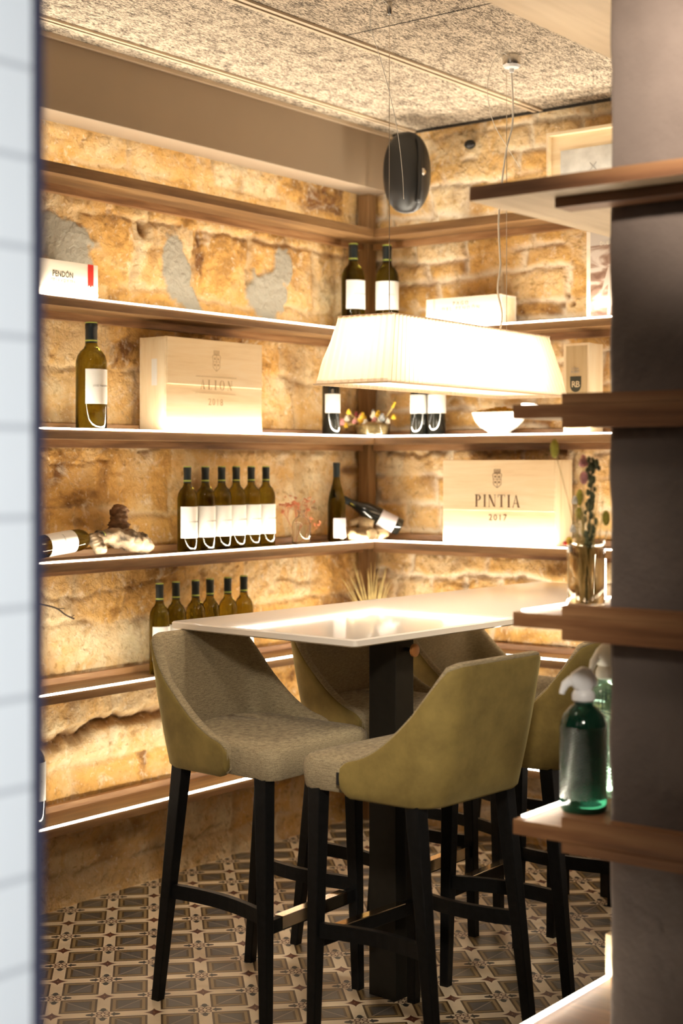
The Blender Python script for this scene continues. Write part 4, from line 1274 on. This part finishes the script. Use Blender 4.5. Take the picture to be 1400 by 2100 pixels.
t = thing('flower_bowl', 'low glass bowl of yellow and pink dried flowers under the lampshade', 'flower bowl', (-.165, -.160, ZC + .0005))
obj('glass_bowl', lathe(bmesh.new(), [(.060, 0), (.072, .004), (.076, .02), (.077, .050), (.0745, .050), (.073, .020), (.066, .007)], 32), M['clear_glass'], t, True, 40)
obj('rope_filling', lathe(bmesh.new(), [(.055, .0072), (.068, .010), (.0655, .016), (.0705, .024), (.0675, .031), (.0715, .038), (.066, .046), (.05, .056), (.02, .060)], 28), M['rope'], t, True)
rs = random.Random(5)
V_r = Vector((.6125, -.7905, 0))     # roughly across the view, used only as the bowl's long spread
fl = [(-.120, .055, 'pink', .016), (-.100, .042, 'yellow', .013), (-.095, .072, 'cream_petal', .015), (-.085, .098, 'yellow', .012), (-.072, .060, 'pink', .017), (-.060, .050, 'yellow', .015), (-.050, .078, 'pink', .013),
      (-.035, .072, 'yellow', .024), (-.020, .048, 'cream_petal', .018), (-.005, .045, 'yellow', .012), (.000, .062, 'pink', .018), (.012, .088, 'yellow', .017), (.022, .060, 'cream_petal', .018), (.035, .083, 'cream_petal', .017), (.045, .075, 'grey_petal', .017),
      (.052, .058, 'grey_petal', .014), (.030, .100, 'grey_petal', .010), (.075, .060, 'cream_petal', .014), (.092, .058, 'cream_petal', .013), (.108, .078, 'yellow', .012), (-.078, .090, 'maroon', .010)]
for u_, z_, c_, r_ in fl:
    p = V_r*u_ + Vector((rs.uniform(-.03, .01), rs.uniform(-.02, .02), z_ + .005))
    bm = bmesh.new(); petals(bm, p, r_, 7)
    f_ = obj('flower_head', bm, M[c_], t, True)
    bm = bmesh.new(); tube(bm, [(p.x*.4, p.y*.4, .045), (p.x*.8, p.y*.8, .05 + (p.z - .05)*.6), tuple(p)], .0013, 5); obj('stem', bm, M['straw'], f_)
bm = bmesh.new(); tube(bm, [tuple(V_r*.045 + Vector((0, 0, .065))), tuple(V_r*.085 + Vector((0, 0, .120)))], [.003, .004], 8); o = obj('stem', bm, M['straw'], t)
bm = bmesh.new(); tube(bm, [tuple(V_r*.085 + Vector((0, 0, .1202))), tuple(V_r*.098 + Vector((0, 0, .146)))], [.006, .005], 8); obj('flower_head', bm, M['yellow'], t)

t = thing('white_bowl', 'white ceramic bowl of golden dried petals on the brick wall shelf', 'bowl', (-.112, -.762, ZC + .0005))
obj('bowl_body', lathe(bmesh.new(), [(.046, 0), (.050, .004), (.054, .012), (.085, .030), (.108, .054), (.121, .082), (.124, .090), (.121, .090), (.116, .080), (.100, .054), (.075, .033), (.02, .022)], 40), M['white'], t, True, 50)
for v_ in t.children[0].data.vertices: v_.co.x *= .62
bm = bmesh.new(); rs = random.Random(9)
for i in range(150):
    a_, q = rs.random()*2*PI, math.sqrt(rs.random())*.105
    c_ = (q*math.cos(a_)*.58, q*math.sin(a_), .083 + .022*(1 - (q/.108)**2) + rs.uniform(-.004, .006)); ball(bm, c_, rs.uniform(.006, .012), (1, 1, .4), 6, 4)
o = obj('dried_petals', bm, M['chips'], t, True); o['kind'] = 'stuff'

# clear bottle with a pink dried sprig
t = thing('glass_flask', 'small clear glass flask standing between the bottle row and the corner', 'flask', (-.595, -.120, ZD + .0005))
obj('glass_body', lathe(bmesh.new(), [(.034, 0), (.038, .004), (.0385, .075), (.036, .088), (.026, .102), (.014, .110), (.012, .122), (.014, .130), (.018, .133), (.018, .138), (.0105, .138), (.0095, .112), (.022, .102), (.034, .086), (.036, .074), (.0355, .008), (.03, .005)], 32), M['clear_glass'], t, True, 50)
rs = random.Random(12)
bm = bmesh.new(); heads = bmesh.new()
def twiggy(bm, p, d, L_, r_, dep, heads, hr, pr=.9):
    q = p + d*L_; tube(bm, [tuple(p), tuple((p + q)/2 + Vector((rs.uniform(-1, 1), rs.uniform(-.4, .4), rs.uniform(-1, 1)))*L_*.06), tuple(q)], [r_, r_*.85, r_*.7], 4, True)
    if dep == 0: ball(heads, q, hr*rs.uniform(.6, 1.3), (1, 1, 1), 5, 4); return
    for k in range(rs.choice((2, 3))):
        d2 = (d + Vector((rs.uniform(-.8, .8), rs.uniform(-.35, .35), rs.uniform(-.3, .6)))).normalized(); twiggy(bm, q, d2, L_*rs.uniform(.55, .8), r_*.7, dep - 1, heads, hr)
t = thing('dried_sprig', 'rust pink dried sprig behind the small clear flask', 'dried plant', (-.575, -.072, ZD + .0005))
for d in ((-.35, 0, 1), (.1, 0, 1), (.45, .0, .9), (.9, -.02, .45)): twiggy(bm, Vector((0, 0, .002)), Vector(d).normalized(), .064, .0016, 4, heads, .0036)
for b_ in (bm, heads):
    for v_ in b_.verts: v_.co.y = max(min(v_.co.y, .05), -.03)
for v_ in bm.verts: v_.co.z = max(v_.co.z, .0)
for v_ in heads.verts: v_.co.z = max(v_.co.z, .002)
obj('twigs', bm, M['pink_sprig'], t); o = obj('tiny_blossoms', heads, M['pink_sprig'], t); o['kind'] = 'stuff'

# dried grass in the corner behind the table
t = thing('dried_grass', 'tuft of dry straw coloured grass in the corner behind the table', 'dried plant', (-.165, -.155, ZE + .0005))
obj('pot', lathe(bmesh.new(), [(.035, 0), (.045, .004), (.05, .10), (.046, .10), (.041, .012)], 24), M['smoke_glass'], t, True, 40)
rs = random.Random(3); bm = bmesh.new()
for i in range(34):
    u_ = rs.uniform(-.11, .07) if i > 5 else rs.uniform(-.14, .13); hh_ = rs.uniform(.20, .34) - abs(u_)*.25
    d_ = V_r*u_ + Vector((0, 0, 0)); o_ = V_r*rs.uniform(-.015, .015)
    b0 = Vector((0, 0, .015)) + o_*.6; pts = [b0, b0 + d_*.35 + Vector((0, 0, hh_*.45)), b0 + d_ + Vector((0, 0, hh_))]
    tube(bm, smoothpath(pts, 3), [.0028, .0028, .003, .003, .0026, .0018, .0008], 5)
obj('grass_blades', bm, M['straw'], t, True)

# ------------------------------------------------------------------ things on the column shelves
VX, VY, VZ = -2.415, -2.404, 1.2435
t = thing('glass_vase', 'smoky cylindrical glass vase on the column shelf', 'vase', (VX, VY, VZ))
obj('glass_body', lathe(bmesh.new(), [(.038, 0), (.0405, .004), (.0395, .06), (.0405, .150), (.0385, .150), (.0365, .06), (.0365, .012), (.03, .010)], 36), M['smoke_glass'], t, True, 40)
C_r = Vector((.6125, -.7905, 0))
stems = [(-.068, .345, 'olive_bud', .0095, .021, 'olive bunny tail stem leaning furthest left out of the vase'),
         (-.014, .240, 'olive_bud', .0075, .018, 'olive bunny tail stem low beside the dark green sprig'),
         (-.016, .205, 'olive_bud', .0070, .014, 'small yellow green bud just below the taller bunny tail'),
         (.043, .195, 'olive_bud', .0085, .017, 'olive bunny tail stem right of the dark green sprig'),
         (-.036, .145, 'yellow', .0080, .010, 'yellow bud with a red edge low at the left of the vase'),
         (-.006, .318, 'pink', .013, .013, 'pink dried rose head at the top of the vase bunch')]
for i, (u_, h_, mt, r_, l_, lb) in enumerate(stems):
    t = thing('dried_flower', lb, 'dried flower', (VX, VY, VZ + .0125))
    tip = C_r*u_ + Vector((0, 0, h_ - .0125)); o_ = C_r*random.uniform(-.012, .012)
    bm = bmesh.new(); tube(bm, smoothpath([tuple(o_), tuple(o_*.5 + C_r*u_*.22 + Vector((0, 0, .14))), tuple(tip)], 5), .0010, 5); obj('stem', bm, M['straw'], t)
    bm = bmesh.new()
    if mt == 'pink': petals(bm, tip, r_, 8)
    else: ball(bm, tip, 1, (r_, r_, l_), 12, 10)
    f_ = obj('flower_head', bm, M[mt], t, True)
    if mt == 'yellow':
        bm = bmesh.new(); ball(bm, tip - C_r*.008 - Vector((0, 0, .004)), .006, (1, 1, .8)); obj('red_petal', bm, M['red'], f_, True)
    if mt == 'pink':
        bm = bmesh.new(); ball(bm, tip + Vector((.003, 0, -.036)), .009, (1, 1, 1.6)); obj('lower_bud', bm, M['pink'], f_, True)
t = thing('leafy_sprig', 'dark green leafy sprig standing upright in the vase', 'dried plant', (VX, VY, VZ + .0125))
bm = bmesh.new(); tube(bm, smoothpath([(0, 0, 0), tuple(C_r*.006 + Vector((0, 0, .15))), tuple(C_r*.014 + Vector((0, 0, .310)))], 6), .0022, 6); obj('stem', bm, M['green_stem'], t)
bm = bmesh.new(); rs = random.Random(2)
for i in range(70):
    z_ = rs.uniform(.12, .31); c_ = C_r*(.014*z_/.31 + rs.uniform(-.008, .008) + (rs.uniform(0, .03) if .22 < z_ < .235 else 0)) + Vector((rs.uniform(-.01, .01), rs.uniform(-.008, .008), z_))
    ball(bm, c_, rs.uniform(.003, .0065), (1, 1, 1.6), 6, 4)
obj('leaves', bm, M['green_stem'], t, True)
for u_, h_, lb in ((-.020, .222, 'white dried blossom at mid height of the vase bunch'), (-.030, .118, 'white dried blossom drooping at the left, just above the vase'), (-.024, .160, 'smallest white blossom between the other two in the vase')):
    t = thing('white_flower', lb, 'dried flower', (VX, VY, VZ + .0125))
    tip = C_r*u_ + Vector((-.01, 0, h_)); bm = bmesh.new(); tube(bm, [tuple(C_r*.005), tuple(C_r*u_*.3 + Vector((0, 0, h_*.6))), tuple(tip)], .0009, 5); obj('stem', bm, M['straw'], t)
    bm = bmesh.new(); petals(bm, tip, .009, 6); obj('flower_head', bm, M['cream_petal'], t, True)
t = thing('wispy_stems', 'bundle of thin pale dry stems filling the vase', 'dried plant', (VX, VY, VZ + .0125))
bm = bmesh.new(); rs = random.Random(21)
for i in range(26):
    u_ = rs.uniform(-.03, .035); h_ = rs.uniform(.13, .27); o_ = C_r*rs.uniform(-.02, .02) + Vector((rs.uniform(-.015, .015), 0, 0))
    tube(bm, smoothpath([tuple(o_), tuple(o_ + C_r*u_*.3 + Vector((0, 0, h_*.5))), tuple(o_ + C_r*u_ + Vector((0, 0, h_)))], 3), .0009, 4)
o = obj('dry_stems', bm, M['straw'], t); o['kind'] = 'stuff'


def siphon(label, loc, rz, gl, head, hh=.31, trig=None):
    t = thing('soda_siphon', label, 'soda siphon', loc, rz)
    s_ = hh/.31
    pr = [(.040, .004), (.046, 0), (.0505, .006), (.051, .02), (.0515, .18), (.050, .190), (.044, .207), (.033, .220), (.022, .229), (.018, .236)]
    obj('glass_body', lathe(bmesh.new(), [(a_, b_*s_) for a_, b_ in pr], 48), gl, t, True, 50)
    bm = bmesh.new(); lathe(bm, [(.021, .2355*s_), (.025, .239*s_), (.0255, .250*s_), (.022, .257*s_), (.018, .262*s_)], 28)
    c_ = obj('collar', bm, head, t, True, 40)
    # sloping head with spout (local -x) and lever
    bm = bmesh.new(); loops = []
    for z_, x0, x1, hy in ((.2622, -.020, .020, .016), (.272, -.028, .022, .017), (.284, -.034, .020, .016), (.296, -.026, .014, .013), (.306, -.012, .008, .009), (.310, -.006, .004, .005)):
        loops.append(rrect(x0, x1, -hy, hy, min(hy, (x1 - x0)/2)*.8, z_*s_, 4))
    obj('head', rings(bm, loops), head, t, True, 60)
    bm = bmesh.new(); tube(bm, [(-.026, 0, .282*s_), (-.040, 0, .272*s_), (-.046, 0, .258*s_), (-.047, 0, .252*s_)], [.011, .009, .0065, .006], 12); obj('spout', bm, head, t, True, 50)
    bm = bmesh.new(); tube(bm, smoothpath([(.002, 0, .304*s_), (.014, 0, .298*s_), (.022, 0, .284*s_), (.026, 0, .270*s_)], 4), [.006, .0062, .0065, .0068, .007, .007, .007, .0068, .0066, .0064, .006, .0055, .005], 8)
    obj('lever', bm, trig or head, t, True, 50)
    return t


siphon('dark green cut glass soda siphon with a white head on the column shelf', (-2.412, -2.396, .8065), math.radians(-50), M['green_glass'], M['white_plastic'])
siphon('pale mint glass soda siphon behind the dark green one, beside the column', (-2.240, -2.362, .8065), math.radians(-20), M['mint_glass'], M['white_cord'], .345, M['black'])
